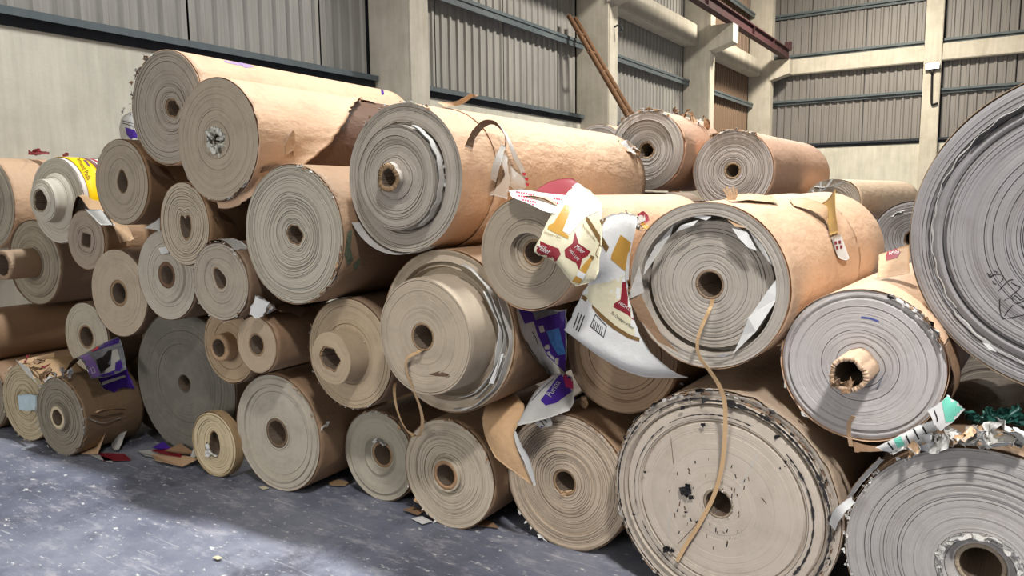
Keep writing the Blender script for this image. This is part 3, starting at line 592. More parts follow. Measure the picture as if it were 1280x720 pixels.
for i, (x, y, z, r) in enumerate(((-2.9, 5.0, .36, .36), (-2.17, 5.0, .36, .36), (-1.44, 5.0, .36, .36), (-.72, 5.0, .35, .35), (-2.55, 5.1, .985, .36), (-1.80, 5.0, .87, .255), (-1.27, 5.2, .98, .27), (-.78, 5.3, .94, .23), (-.30, 5.3, .90, .19), (-2.75, 5.45, 1.5, .16), (-2.2, 4.9, 1.47, .17), (.02, 5.2, .33, .33), (-1.05, 5.62, 1.30, .08))):
    roll('z%d' % i, BACK[i], x, y, z, r, 0, 1.1, .2, .03, 'round', ((0, 0), (1, 0)), (170, 158, 140), K3_SHADE, group='rolls hidden in the back rows', nth=48, step=(.02, .04), groove=0)

# ------------------------------------------------------------------ loose sheets, torn edges, labels and lettering on the rolls
def E_(k): return ROLLS[k]['e'], ROLLS[k]['M']
def P(px, py, Y): return at(px, py, Y)
def rows(*rr): return [[P(*p) for p in row] for row in rr]
def onrow(key, *rr): return [[oncyl(key, *p) for p in row] for row in rr]
# A: violet smudge, torn bits at the upper left of the rim
e, M = E_('A')
SMUDGE = plain('violet_smudge', (150, 130, 170), .7, .3, 40)
for pl in ([(278, 73), (290, 72), (303, 77), (300, 82), (290, 80), (281, 78)], [(296, 78), (310, 80), (318, 84), (306, 85)], [(476, 112), (479, 111), (480, 118), (477, 119)]):
    ink('ink_smudge', [pl], ROLLS['A']['bvh'], SMUDGE if pl[0][0] < 400 else PURPLE, e, M)
fray('A', 100, 165, 22, .03, [GREYW, BROWN], 1, out=.04); fray('A', 165, 275, 16, .014, [GREYW, BROWN], 2, out=.01)
# B: foil plug, torn nick, frayed bottom
e, M = E_('B'); FOIL = plain('crushed_foil', (206, 206, 196), .35, .25, 40, .5)
for i in range(9):
    a = i * 40 + 10; crumple('foil_liner', loc('B', a, .165, -.006), .05, FOIL, e, M, 20 + i, None, 7, .7)
sheet('torn_nick', [[oncyl('B', 353, 182, .004), oncyl('B', 362, 161, .03), oncyl('B', 368, 182, .004)], [oncyl('B', 355, 197, .004), oncyl('B', 362, 190, .02), oncyl('B', 368, 197, .004)]], TAN, WHITE, e, M, (8, 8), .006)
fray('B', 210, 330, 24, .018, [GREYW, BROWN], 3, out=.01); fray('B', 260, 310, 12, .045, [BROWN, DARKBROWN, GREYW], 4, out=.03)
sheet('curled_lip', [[oncyl('B', 326, 208, .004), oncyl('B', 345, 203, .02), oncyl('B', 365, 204, .035), oncyl('B', 388, 204, .03)], [oncyl('B', 322, 216, .012), oncyl('B', 345, 208, .04), oncyl('B', 368, 209, .05), oncyl('B', 392, 205, .03)]], DARKBROWN, DARKBROWN, e, M, (6, 20), .003, seed=8)
sheet('torn_tongue', [[oncyl('B', 440, 118, .0), oncyl('B', 455, 119, .012), oncyl('B', 472, 121, .02)], [oncyl('B', 445, 127, .004), oncyl('B', 458, 127, .02), oncyl('B', 470, 130, .03)]], TAN, BROWN, e, M, (8, 10), .012)
# C: curl of the cut wrapper, white torn liner, tongue at the top, crushed paper at the far end, white liner in the step
e, M = E_('C')
arch = [[oncyl('C', 579, 184, .004), oncyl('C', 583, 170, .03), oncyl('C', 594, 161, .055), oncyl('C', 608, 164, .065), oncyl('C', 616, 178, .07), oncyl('C', 618, 190, .06)],
        [oncyl('C', 590, 188, .004), oncyl('C', 592, 174, .02), oncyl('C', 602, 165, .04), oncyl('C', 612, 167, .05), oncyl('C', 620, 180, .06), oncyl('C', 622, 192, .05)]]
sheet('curled_wrapper', arch, DARKBROWN, BROWN, e, M, (8, 28), .002)
sheet('torn_liner', [[oncyl('C', 611, 162, .06), oncyl('C', 618, 182, .07), oncyl('C', 629, 200, .05), oncyl('C', 642, 214, .03), oncyl('C', 653, 228, .02)], [oncyl('C', 621, 172, .05), oncyl('C', 626, 184, .06), oncyl('C', 636, 198, .05), oncyl('C', 648, 210, .03), oncyl('C', 655, 224, .02)]], WHITE, GREYW, e, M, (10, 30), .008, seed=4)
sheet('torn_liner', [[oncyl('C', 614, 186, .06), oncyl('C', 606, 198, .06), oncyl('C', 602, 212, .05), oncyl('C', 603, 226, .04)], [oncyl('C', 620, 190, .06), oncyl('C', 612, 204, .07), oncyl('C', 610, 216, .06), oncyl('C', 611, 228, .04)]], GREYW, GREYW, e, M, (8, 20), .006, seed=5)
sheet('torn_liner', [[oncyl('C', 616, 192, .05), oncyl('C', 613, 206, .06), oncyl('C', 618, 222, .05), oncyl('C', 602, 243, .03)], [oncyl('C', 624, 200, .05), oncyl('C', 624, 212, .05), oncyl('C', 627, 226, .045), oncyl('C', 628, 248, .03)]], WHITE, GREYW, e, M, (9, 20), .006, seed=6)
sheet('torn_liner', [[oncyl('C', 630, 207, .03), oncyl('C', 627, 222, .04), oncyl('C', 625, 230, .03)], [oncyl('C', 644, 218, .03), oncyl('C', 644, 230, .03), oncyl('C', 638, 237, .02)], [oncyl('C', 655, 226, .02), oncyl('C', 652, 235, .02), oncyl('C', 645, 238, .02)]], WHITE, GREYW, e, M, (9, 12), .005, seed=7)
for x, y in ((648, 218), (651, 224), (652, 230)): ink('red_print', [[(x - 2, y - 2), (x + 3, y - 1), (x + 2, y + 2), (x - 1, y + 1)]], ROLLS['C']['bvh'], BRED, e, M, 3, .03)
sheet('torn_tongue', [[oncyl('C', 545, 128, .0), oncyl('C', 570, 131, .02), oncyl('C', 586, 130, .05), P(592, 124, 2.95)], [oncyl('C', 555, 134, .0), oncyl('C', 575, 136, .015), oncyl('C', 592, 133, .05), P(600, 119, 2.95)]], TAN, BROWN, e, M, (10, 20), .004, seed=9)
crumple('crushed_end', oncyl('C', 783, 186, .02), .16, GREYW, e, M, 41, TAN, 12, .5, (1, 0, -.6)); crumple('crushed_end', oncyl('C', 796, 196, .01), .10, GREYW, e, M, 42, BROWN, 10, .6)
for q in range(2): ribbon('white_liner', [loc('C', a, .725 + q * .018, -.03 - .004 * q + .006 * math.sin(a)) for a in range(-60, 75, 9)], .03, GREYW, e, M, 40, .0015, wdir=(0, 1, 0))
fray('C', -10, 20, 8, .03, [WHITE, GREYW], 5, rad=.73); fray('C', 60, 130, 18, .02, [BROWN, GREYW], 6)
ribbon('loose_outer_layer', [loc('C', a, 1.03 + .02 * math.sin((a - 200) / 20), .004) for a in range(215, 300, 8)], .09, GREYW, e, M, 40, .0015, wdir=(0, 1, 0))
# D: frayed lower right and green stain
e, M = E_('D'); STAIN = plain('green_stain', (96, 104, 84), .8, .35, 60)
fray('D', 290, 350, 26, .04, [GREYW, BROWN, TAN], 7, out=.02); fray('D', 20, 80, 16, .02, [GREYW, BROWN], 8)
for pl in ([(434, 290), (440, 288), (438, 310), (441, 325), (434, 332), (430, 318)], [(441, 331), (449, 322), (450, 330), (443, 338)]): ink('stain', [pl], ROLLS['D']['bvh'], STAIN, e, M)
# G: yellow label band, white and plum bands
e, M = E_('G'); PLUM = plain('plum_ink', (120, 88, 92), .5, .15, 30)
band = lambda x0, x1, mat, a0, a1, nm: sheet(nm, [[loc('G', a, 1.042, y) for y in (x0, (x0 + x1) / 2, x1)] for a in np.linspace(a0, a1, 12)], mat, mat, e, M, (30, 4), 0)
yl = band(.035, .165, YELLOW, -20, 112, 'yellow_label'); yl['label'] = 'yellow printed label band'; band(.17, .20, PLUM, -10, 112, 'plum_band'); band(.225, .24, BRED, -10, 110, 'red_band'); band(.31, .325, BLACK, 0, 110, 'dark_band')
word('lettering', 'ament Pads', 96, 199, 8.6, 63, yl, BLACK, yl, M, .75)
ink('label_panel', [[(101, 197), (105, 197), (113, 207), (111, 209)]], yl, PLUM, yl, M, 4)
# H: red scrap on top
e, M = E_('H'); crumple('red_scrap', oncyl('H', 46, 194, .02), .16, RED, e, M, 43, RED, 10, .4, (1, .3, 0)); 
tag(sheet('torn_red_paper', rows([(35, 186, 2.95), (42, 190, 2.95), (52, 190, 3.0), (62, 190, 3.0)], [(35, 194, 2.93), (42, 194, 2.93), (52, 193, 2.95), (62, 193, 2.95)]), RED, RED, None, None, (8, 14), .004), 'dark red paper scrap on top of the peach roll at the far left', 'paper scrap')
tag(sheet('torn_red_paper', rows([(78, 193, 3.0), (83, 190, 3.0), (86, 191, 3.0)], [(78, 197, 2.98), (83, 196, 2.98), (86, 195, 2.98)]), RED, RED, None, None, (6, 6), .003), 'tiny dark red paper scrap above the yellow label', 'paper scrap')
# I: lifted loose end sheet
e, M = E_('I')
sheet('lifted_sheet', rows([(88, 292, 2.56), (91, 262, 2.56), (98, 245, 2.57), (112, 262, 2.58), (132, 266, 2.59), (142, 285, 2.57), (150, 305, 2.57)], [(96, 292, 2.75), (100, 262, 2.75), (110, 241, 2.75), (122, 250, 2.75), (146, 264, 2.75), (160, 283, 2.75), (168, 300, 2.75)]), TAN, DARKBROWN, e, M, (10, 40), .004)
sheet('white_flap', rows([(105, 261, 2.55), (118, 261, 2.57), (128, 262, 2.60)], [(126, 282, 2.55), (138, 282, 2.57), (147, 283, 2.60)]), GREYW, GREYW, e, M, (8, 8), .004)
tag(sheet('grey_paper_flap', rows([(180, 284, 2.44), (190, 278, 2.44), (200, 271, 2.44)], [(182, 286, 2.44), (193, 288, 2.44), (201, 291, 2.44)]), GREYW, GREYW, None, None, (6, 6), .003), 'pale grey pointed paper flap beside the heart-shaped core roll', 'paper scrap')
# M: white tag
e, M = E_('M'); plate('white_tag', [P(198, 310, 2.45), P(209, 308, 2.45), P(211, 316, 2.45), P(202, 318, 2.45)], WHITE, e, M)
# N: hanging frayed layers
e, M = E_('N'); fray('N', 0, 360, 44, .014, [GREYW, WHITE, BROWN], 9, out=.008)
for i in range(7):
    sheet('hanging_layer', rows([(318 + i * 1.5, 366 + i, 2.34 + i * .02), (330 + i * 2, 372 + i, 2.36 + i * .02), (340 + i, 378 + i * 2, 2.38 + i * .02)], [(308 + i * 3, 394, 2.33 + i * .02), (318 + i * 3, 399 - i, 2.35 + i * .02), (328 + i * 3, 398 - i * 2, 2.37 + i * .02)]), [WHITE, GREYW, TAN][i % 3], GREYW, e, M, (8, 8), .008, seed=50 + i)
sheet('raised_layer', [[loc('N', a, 1.03 + .03 * math.sin((a - 60) * .05), y) for y in (-.012, .03, .1)] for a in range(50, 125, 12)], GREYW, BROWN, e, M, (18, 6), .01, seed=60)
sheet('torn_wrapper', rows([(342, 385, 2.45), (362, 380, 2.6), (388, 384, 2.75)], [(352, 390, 2.42), (366, 392, 2.55), (378, 402, 2.65)]), BROWN, BROWN, e, M, (8, 10), .01, seed=62)
# Q, J, F: loose brown flaps behind
e, M = E_('J'); sheet('loose_wrapper', rows([(262, 250, 2.42), (280, 258, 2.5), (300, 256, 2.6)], [(276, 275, 2.42), (292, 282, 2.5), (304, 300, 2.6)]), BROWN, DARKBROWN, e, M, (8, 8), .006)
e, M = E_('F'); sheet('loose_wrapper', rows([(180, 195, 2.46), (192, 203, 2.5), (212, 212, 2.6)], [(190, 215, 2.46), (206, 224, 2.52), (224, 226, 2.6)]), DARKBROWN, DARKBROWN, e, M, (8, 8), .006)
# T: nicked rim
fray('T', 150, 300, 30, .014, [WHITE, TAN, BROWN], 10, out=.006); fray('T', 0, 360, 26, .012, [WHITE, TAN], 11, rad=.47, out=.006)
# U: torn corner on its side
e, M = E_('U'); crumple('torn_corner', oncyl('U', 405, 532, .006), .05, GREYW, e, M, 46, BROWN, 8); fray('U', 20, 60, 10, .02, [BROWN, TAN], 12)
# V: white paper in its core
e, M = E_('V'); crumple('white_core_paper', loc('V', 215, .33, -.004), .085, WHITE, e, M, 47, WHITE, 9, .45, (.2, 0, 1)); crumple('white_core_paper', loc('V', 250, .30, -.004), .06, WHITE, e, M, 48, WHITE, 8, .6)
# W: crumpled white paper
e, M = E_('W'); crumple('white_core_paper', loc('W', 100, .36, .0), .06, WHITE, e, M, 49, WHITE, 10, .6); crumple('white_core_paper', loc('W', 70, .36, .0), .05, WHITE, e, M, 51, WHITE, 10, .7)
fray('W', 40, 110, 20, .03, [GREYW, TAN], 13)
fray('X', 10, 120, 18, .02, [TAN, BROWN], 14); fray('X', 200, 270, 10, .02, [WHITE, TAN], 15)
# Y: white liners round the rim
e, M = E_('Y')
for q, (a0, a1, rr) in enumerate(((-75, 40, .83), (-60, 70, .89), (-80, 30, .96))):
    ribbon('white_liner', [loc('Y', a, rr + .01 * math.sin(a * .2 + q), -.004 + .008 * math.sin(a * .13 + q)) for a in np.linspace(a0, a1, 18)], .05, [WHITE, GREYW, GREYW][q], e, M, 60, .0018, wdir=(0, 1, 0))
plate('white_tag', [P(627, 442, 2.53), P(630, 442, 2.53), P(617, 480, 2.53), P(611, 479, 2.53)], WHITE, e, M)
fray('Y', -40, 0, 6, .03, [WHITE], 16, rad=.9)
for pl in ([(536, 468), (549, 464), (562, 468), (556, 471), (545, 470)], [(556, 466), (563, 470), (558, 473)]): ink('scuff', [pl], ROLLS['Y']['face'], DARKBROWN, e, M, 3, .001)
# Z and the drink-carton sheets torn from its wrapper
e, M = E_('Z')
r1 = sheet('red_printed_sheet', rows([(634, 238, 2.52), (655, 237, 2.58), (680, 241, 2.60), (712, 244, 2.62)], [(637, 244, 2.47), (655, 248, 2.48), (680, 252, 2.50), (708, 258, 2.52)], [(640, 247, 2.45), (658, 254, 2.44), (678, 264, 2.45), (695, 268, 2.46)]), WHITE, GREYW, e, M, (12, 24), .004)
for i, (x, y, w_) in enumerate(((645, 239, 24), (648, 244, 26), (653, 249, 20), (656, 253, 12), (692, 247, 12), (690, 252, 12), (698, 256, 6))):
    for j in range(int(w_ / 3)): ink('red_print', [[(x + j * 3, y + j * .55), (x + 2.3 + j * 3, y + .4 + j * .55), (x + 2 + j * 3, y + 2.4 + j * .55), (x - .2 + j * 3, y + 1.8 + j * .55)]], r1, BRED, r1, M, 2)
r2 = sheet('red_lined_curl', rows([(667, 239, 2.62), (680, 230, 2.70), (697, 224, 2.78), (716, 222, 2.85)], [(690, 243, 2.62), (700, 236, 2.70), (712, 231, 2.78), (722, 228, 2.85)], [(712, 246, 2.62), (718, 243, 2.68), (726, 240, 2.75), (734, 238, 2.8)]), RED, TAN, e, M, (14, 14), .002)
S1 = sheet('carton_sheet', rows([(712, 237, 2.60), (722, 232, 2.64), (735, 236, 2.64), (752, 252, 2.64)],
    [(692, 262, 2.48), (710, 258, 2.50), (732, 262, 2.52), (754, 276, 2.55)],
    [(677, 291, 2.42), (700, 290, 2.42), (726, 297, 2.44), (752, 312, 2.50)],
    [(667, 311, 2.40), (692, 318, 2.39), (716, 336, 2.40), (748, 343, 2.46)],
    [(671, 318, 2.41), (696, 330, 2.41), (718, 357, 2.42), (742, 352, 2.46)]), CREAM, GREYW, e, M, (28, 28), .004, seed=11)
S2 = sheet('carton_sheet', rows([(737, 292, 2.52), (750, 274, 2.54), (775, 265, 2.58), (796, 268, 2.66)],
    [(744, 312, 2.51), (758, 296, 2.53), (779, 288, 2.57), (795, 290, 2.62)],
    [(746, 338, 2.52), (760, 330, 2.54), (774, 326, 2.57), (785, 330, 2.61)],
    [(734, 355, 2.55), (753, 356, 2.56), (770, 360, 2.58), (786, 366, 2.615)],
    [(724, 372, 2.57), (750, 384, 2.58), (774, 398, 2.595), (797, 408, 2.61)],
    [(714, 395, 2.58), (746, 414, 2.59), (778, 432, 2.60), (812, 438, 2.615)],
    [(705, 411, 2.59), (744, 437, 2.60), (790, 459, 2.615), (842, 464, 2.66)],
    [(709, 414, 2.66), (750, 446, 2.68), (800, 470, 2.70), (862, 472, 2.74)]), WHITE, GREYW, e, M, (44, 32), .003, seed=12)
K = lambda pts: crop(pts, 640, 220, 4.5); Q2 = lambda pts: crop(pts, 690, 330, 4.5)
ink('white_panel', K([(310, 80), (360, 75), (490, 195), (410, 235), (325, 330), (285, 310), (335, 180), (300, 160)]), S1, WHITE, S1, M)
ink('gold_panel', K([(300, 160), (335, 180), (285, 310), (320, 340), (315, 355), (200, 300), (205, 280), (235, 265)]), S1, GOLD, S1, M)
ink('brown_stripe', K([(418, 228), (432, 240), (545, 415), (525, 435), (412, 245)]), S1, OLIVE, S1, M)
ink('red_star', K([(355, 312), (375, 380), (440, 425), (425, 450), (395, 465), (378, 530), (360, 490), (300, 455), (295, 415), (340, 380)]), S1, RED, S1, M)
ink('red_badge', K([(148, 360), (200, 385), (262, 408), (275, 440), (240, 495), (180, 465), (120, 405)]), S1, RED, S1, M)
word('lettering', 'Miller', *K([(138, 408)])[0], 10, 25, S1, WHITE, S1, M, .75, .003, .25)
word('lettering', 'Miller', *K([(350, 402)])[0], 7.5, 38, S1, WHITE, S1, M, .75, .003, .25)
word('lettering', 'HIGH LIFE', *K([(318, 418)])[0], 4.6, 50, S1, WHITE, S1, M, .85, .003)
word('lettering', 'Champagne of Beers', *K([(178, 320)])[0], 4.4, 20, S1, OLIVE, S1, M, .62, .003, .3)
word('lettering', 'The Champagne of Beers', *K([(388, 275)])[0], 4.4, 52, S1, OLIVE, S1, M, .60, .003, .3)
ink('bottle', K([(440, 455), (450, 470), (420, 535), (400, 570), (380, 605), (340, 590), (360, 560), (400, 500)]), S1, GOLD, S1, M, 8, .003)
ink('bottle_label', K([(375, 530), (415, 552), (400, 582), (362, 560)]), S1, WHITE, S1, M, 4, .004); ink('bottle_cap', K([(440, 445), (462, 455), (452, 472), (436, 462)]), S1, OLIVE, S1, M, 4, .004)
ink('code_panel', stroke(K([(490, 385), (520, 420), (495, 480), (468, 440), (490, 385)]), .8), S1, OLIVE, S1, M, 3, .003)
ink('brown_stripe', K([(465, 272), (510, 212), (545, 215), (490, 310), (470, 320)]), S2, OLIVE, S2, M)
ink('brown_stripe', K([(490, 310), (545, 400), (530, 430), (470, 330)]), S2, OLIVE, S2, M)
ink('gold_panel', K([(610, 330), (668, 375), (640, 540), (555, 468), (560, 440)]), S2, GOLD, S2, M)
ink('cream_panel', Q2([(165, 130), (330, 95), (420, 60), (450, 200), (540, 430), (440, 398), (360, 348), (290, 288), (225, 228), (190, 190)]), S2, CREAM, S2, M, 10, .001)
ink('brown_stripe', Q2([(225, 226), (290, 288), (360, 348), (440, 398), (530, 428), (520, 446), (430, 418), (345, 366), (275, 306), (226, 246)]), S2, OLIVE, S2, M)
ink('brown_stripe', Q2([(145, 150), (200, 190), (190, 212), (140, 174)]), S2, OLIVE, S2, M)
ink('red_star', Q2([(395, 100), (415, 100), (425, 180), (470, 260), (475, 330), (420, 282), (345, 242), (350, 222), (385, 200)]), S2, RED, S2, M)
word('lettering', 'HIGH LIFE', *Q2([(372, 222)])[0], 5.6, 34, S2, WHITE, S2, M, .9, .003)
word('lettering', 'The Champagne of Beers', *Q2([(328, 276)])[0], 5.4, 36, S2, BLACK, S2, M, .62, .003, .3)
ink('barcode_frame', stroke(Q2([(245, 283), (307, 350), (290, 412), (217, 350), (245, 283)]), 1.0), S2, BLACK, S2, M, 3)
for i in range(6): x = 240 + i * 9; y = 315 + i * 8.5; ink('barcode', stroke(Q2([(x, y), (x - 10, y + 42)]), .9), S2, BLACK, S2, M, 2)
for a_, b_ in (((150, 275), (122, 357)), ((166, 285), (136, 372)), ((182, 292), (149, 380))): ink('black_bar', stroke(Q2([a_, b_]), 1.2), S2, BLACK, S2, M, 3)
sheet('torn_tab', rows([(712, 234, 2.63), (722, 226, 2.66)], [(728, 244, 2.6), (738, 238, 2.62)]), WHITE, WHITE, e, M, (6, 6), .008, seed=70)
for i, (x, y, sz) in enumerate(((790, 270, .06), (798, 276, .05), (806, 283, .05), (795, 284, .045))): crumple('torn_fringe', P(x, y, 2.72), sz, [CREAM, WHITE, GOLD, GREYW][i], e, M, 71 + i, GREYW, 8, .6)
sheet('red_lined_curl', rows([(795, 268, 2.8), (803, 263, 2.84), (811, 270, 2.88)], [(800, 285, 2.78), (807, 280, 2.8), (813, 276, 2.84)]), RED, TAN, e, M, (8, 8), .003, seed=77)
# violet printed wrapper hanging between the stepped roll and the brown-ringed one: it belongs to the stepped roll
e, M = E_('Y')
S3 = sheet('printed_wrapper', [[oncyl('Y', x, y, .02) for x, y in r_[:2]] + [P(*p) for p in r_[2:]] for r_ in ([(638, 380), (658, 383), (688, 386, 2.84), (710, 386, 2.87)], [(645, 411), (664, 416), (690, 421, 2.80), (709, 424, 2.86)], [(660, 440), (674, 444), (694, 450, 2.79), (708, 456, 2.84)], [(681, 464), (687, 466), (699, 470, 2.77), (708, 474, 2.82)])], GREYW, BROWN, e, M, (26, 20), .003, seed=21)
S4 = sheet('printed_wrapper', rows([(690, 469, 2.66), (702, 466, 2.74), (716, 470, 2.84)], [(668, 490, 2.66), (690, 491, 2.72), (718, 500, 2.84)], [(643, 534, 2.66), (668, 528, 2.68), (712, 514, 2.80)]), GREYW, BROWN, e, M, (20, 14), .003, seed=22)
V3 = lambda pts: crop(pts, 640, 380, 6)
ink('violet_panel', V3([(45, 35), (150, 60), (175, 120), (350, 60), (440, 40), (440, 560), (350, 470), (260, 380), (190, 230), (160, 130), (95, 150)]), S3, PURPLE, S3, M, 10)
ink('blue_panel', V3([(252, 205), (350, 180), (400, 375), (345, 385), (290, 300)]), S3, BLUE, S3, M, 6, .003)
ink('grey_panel', V3([(150, 60), (330, 30), (345, 70), (175, 115)]), S3, GREYI, S3, M, 6, .003); ink('code_panel', V3([(195, 170), (228, 160), (243, 208), (208, 215)]), S3, GREYW, S3, M, 4, .003)
ink('line', stroke(V3([(25, 60), (60, 210), (130, 340), (255, 500)]), .7), S3, BLACK, S3, M, 3); ink('line', stroke(V3([(105, 280), (145, 350), (185, 405)]), 1.1), S3, BLACK, S3, M, 3); ink('line', stroke(V3([(150, 210), (175, 250), (195, 310)]), .9), S3, BLACK, S3, M, 3)
ink('violet_panel', V3([(320, 480), (345, 540), (300, 600), (215, 720), (250, 760), (330, 740), (470, 640), (470, 470), (380, 470)]), S4, PURPLE, S4, M, 8); ink('magenta_panel', V3([(400, 470), (440, 470), (470, 560), (460, 640), (400, 620), (380, 550)]), S4, MAGENTA, S4, M, 6, .003)
word('lettering', 'Purina', *V3([(290, 700)])[0], 11, -58, S4, GREYW, S4, M, .8, .003)
ink('line', stroke(V3([(310, 560), (220, 640), (150, 720)]), .7), S4, BLACK, S4, M, 3)
# b: brown curl with a white torn edge, scrap on the rim
e, M = E_('b')
S5 = sheet('curled_wrapper', rows([(606, 545, 2.70), (603, 522, 2.72), (612, 500, 2.78), (640, 484, 2.88)], [(620, 573, 2.64), (622, 545, 2.65), (628, 520, 2.70), (650, 498, 2.80)], [(645, 592, 2.62), (638, 562, 2.62), (640, 534, 2.66), (656, 510, 2.74)], [(668, 609, 2.64), (652, 575, 2.62), (643, 545, 2.62), (648, 530, 2.66)]), kraft((190, 156, 118)), WHITE, e, M, (22, 22), .003, seed=23)
sheet('white_torn_edge', rows([(642, 540, 2.615), (646, 558, 2.61), (656, 580, 2.61), (667, 609, 2.63)], [(645, 538, 2.61), (652, 556, 2.60), (663, 576, 2.60), (671, 606, 2.625)]), WHITE, WHITE, e, M, (6, 24), .004, seed=24)
sc = sheet('printed_scrap', rows([(672, 515, 2.79), (680, 512, 2.79), (688, 515, 2.79)], [(669, 534, 2.78), (680, 536, 2.78), (692, 532, 2.78)]), WHITE, WHITE, e, M, (8, 8), .006, seed=25)
for a_, b_ in (((674, 518), (684, 528)), ((672, 522), (681, 532))): ink('black_bar', stroke([a_, b_], 1.2), sc, BLACK, sc, M, 3)
ink('violet_panel', [(669, 530), (680, 533), (678, 541), (668, 538)], sc, PURPLE, sc, M, 3)
for i, (x, y) in enumerate(((700, 497), (715, 500), (730, 504), (690, 503))): crumple('torn_fringe', P(x, y, 2.86 + .02 * i), .05, [GREYW, PURPLE, BROWN, GREYW][i], e, M, 80 + i, BROWN, 8)
fray('b', 40, 110, 18, .014, [GREYW, BROWN], 17, out=.008); fray('b', 215, 250, 6, .03, [WHITE], 18)
crumple('torn_core_paper', loc('b', 270, .17, -.002), .05, TAN, e, M, 84, BROWN, 8, .6)
# c: torn white paper round the sunken face, tears and tape on the wrapper
e, M = E_('c'); Z3 = lambda pts, Y=2.625: [P(760 + x / 3, 240 + y / 3, Y) for x, y in pts]
for i, (pl, mt) in enumerate((([(250, 125), (235, 158), (190, 230), (135, 312), (140, 268), (180, 198)], GREYW), ([(255, 150), (275, 125), (335, 105), (320, 125)], WHITE), ([(310, 92), (345, 86), (385, 92), (365, 107)], WHITE), ([(468, 135), (520, 150), (562, 220), (525, 207), (490, 170)], WHITE),
        ([(535, 150), (580, 200), (628, 290), (600, 258), (560, 200)], GREYW), ([(640, 315), (635, 400), (560, 520), (470, 607), (500, 540), (530, 470), (498, 497), (540, 455), (600, 370)], WHITE), ([(115, 275), (140, 375), (70, 405)], GREYW),
        ([(400, 614), (440, 605), (462, 607), (432, 621)], WHITE), ([(440, 100), (470, 112), (520, 135), (480, 130)], TAN))):
    plate('torn_liner', Z3(pl), mt, e, M, .0015, GREYW, .008, 90 + i)
plate('brown_liner', Z3([(80, 408), (122, 385), (165, 470), (205, 540), (262, 602), (190, 560), (120, 480)], 2.615), BROWN, e, M, .0015, TAN, .004, 99)
plate('torn_liner', Z3([(64, 230), (82, 225), (78, 330), (66, 330)], 2.6), GREYW, e, M)
T1 = sheet('torn_wrapper', [[oncyl('c', 985, 250, .002), oncyl('c', 1005, 256, .03), oncyl('c', 1024, 266, .04), oncyl('c', 1030, 276, .02)], [oncyl('c', 990, 257, .0), oncyl('c', 1008, 265, .01), oncyl('c', 1022, 274, .02), oncyl('c', 1033, 284, .006)]], TAN, BROWN, e, M, (10, 20), .006, seed=31)
tp_ = sheet('packing_tape', [[oncyl('c', 1010, 262, .004), oncyl('c', 1022, 262, .05), oncyl('c', 1034, 252, .07)], [oncyl('c', 1028, 275, .012), oncyl('c', 1033, 272, .03), oncyl('c', 1038, 268, .03)], [oncyl('c', 1034, 296, .008), oncyl('c', 1041, 294, .01), oncyl('c', 1046, 292, .008)]], plain('brown_tape', (170, 136, 80), .25, .12, 20, .4), BROWN, e, M, (14, 12), .003, seed=32)
tg = sheet('white_tag', [[oncyl('c', 1036, 297, .01), oncyl('c', 1048, 293, .01)], [oncyl('c', 1044, 321, .01), oncyl('c', 1056, 316, .01)], [oncyl('c', 1052, 326, .014), oncyl('c', 1057, 324, .016)]], WHITE, GREYW, e, M, (10, 8), .003, seed=33)
for x, y in ((1044, 304), (1049, 303), (1046, 310), (1051, 309)): ink('red_print', [[(x - 1.5, y - 2), (x + 1.5, y - 2.5), (x + 1.8, y + 1.5), (x - 1, y + 2)]], tg, RED, tg, M, 2)
sheet('torn_wrapper', [[oncyl('c', 905, 249, .0), oncyl('c', 930, 248, .02), oncyl('c', 965, 250, .02)], [oncyl('c', 912, 253, .0), oncyl('c', 938, 254, .01), oncyl('c', 975, 257, .004)]], TAN, BROWN, e, M, (8, 16), .008, seed=34)
for i in range(5): ribbon('straw_fringe', [P(910 + i * 2, 250, 2.7), P(909 + i * 3, 243, 2.7), P(908 + i * 4 - 4, 236 - (i % 2) * 3, 2.7)], .007, TAN, e, M, 10)
# d: ragged dark rim, black debris, scratches
e, M = E_('d')
fray('d', 60, 300, 110, .022, [BLACK, DARKBROWN, GREYW], 35, rad=.985, out=.012, name='dark_ragged_rim'); fray('d', -60, 75, 70, .025, [BLACK, DARKBROWN, BROWN], 36, rad=.96, out=.012, name='dark_ragged_rim'); fray('d', 60, 160, 26, .04, [GREYW, BROWN, BLACK], 37, out=.02)
def tar(a0, a1, rad, n, w, seed):
    rg = np.random.default_rng(seed); I = ROLLS['d']; pts = []
    aa = np.linspace(a0, a1, n); ww = np.abs(noise1(n, 2, w, seed)) + w * .4; V = []
    for a, w_ in zip(aa, ww): V += [loc('d', a, rad - w_, -.0055 - w_ * .1), loc('d', a, rad + w_, -.0055 - w_ * .1)]
    return add('black_smear', V, [(2 * i, 2 * i + 1, 2 * i + 3, 2 * i + 2) for i in range(n - 1)], plain('tar', (44, 42, 42), .7, .3, 50), e, M)
tar(15, 100, .925, 60, .013, 1); tar(100, 140, .945, 40, .006, 2); tar(-50, 15, .93, 60, .010, 3); tar(140, 215, .965, 70, .006, 4); tar(70, 125, .80, 50, .004, 5); tar(-35, 45, .80, 60, .006, 6); tar(215, 300, .96, 60, .006, 7); tar(130, 200, .80, 50, .0025, 8); tar(205, 260, .79, 50, .0035, 9)
for i, (x, y, sz) in enumerate(((857, 614, .045), (864, 622, .02), (859, 607, .02), (833, 687, .03), (839, 688, .02), (852, 480, .014), (853, 510, .016), (879, 531, .016), (971, 546, .02), (979, 585, .025), (984, 592, .02), (983, 577, .015), (871, 653, .014), (857, 640, .01), (806, 590, .012), (792, 643, .012))):
    crumple('black_clot', at(x, y, 2.668), sz, BLACK, e, M, 110 + i, BLACK, 7, .8, ((1, 0, .3), (0, 0, 1)))
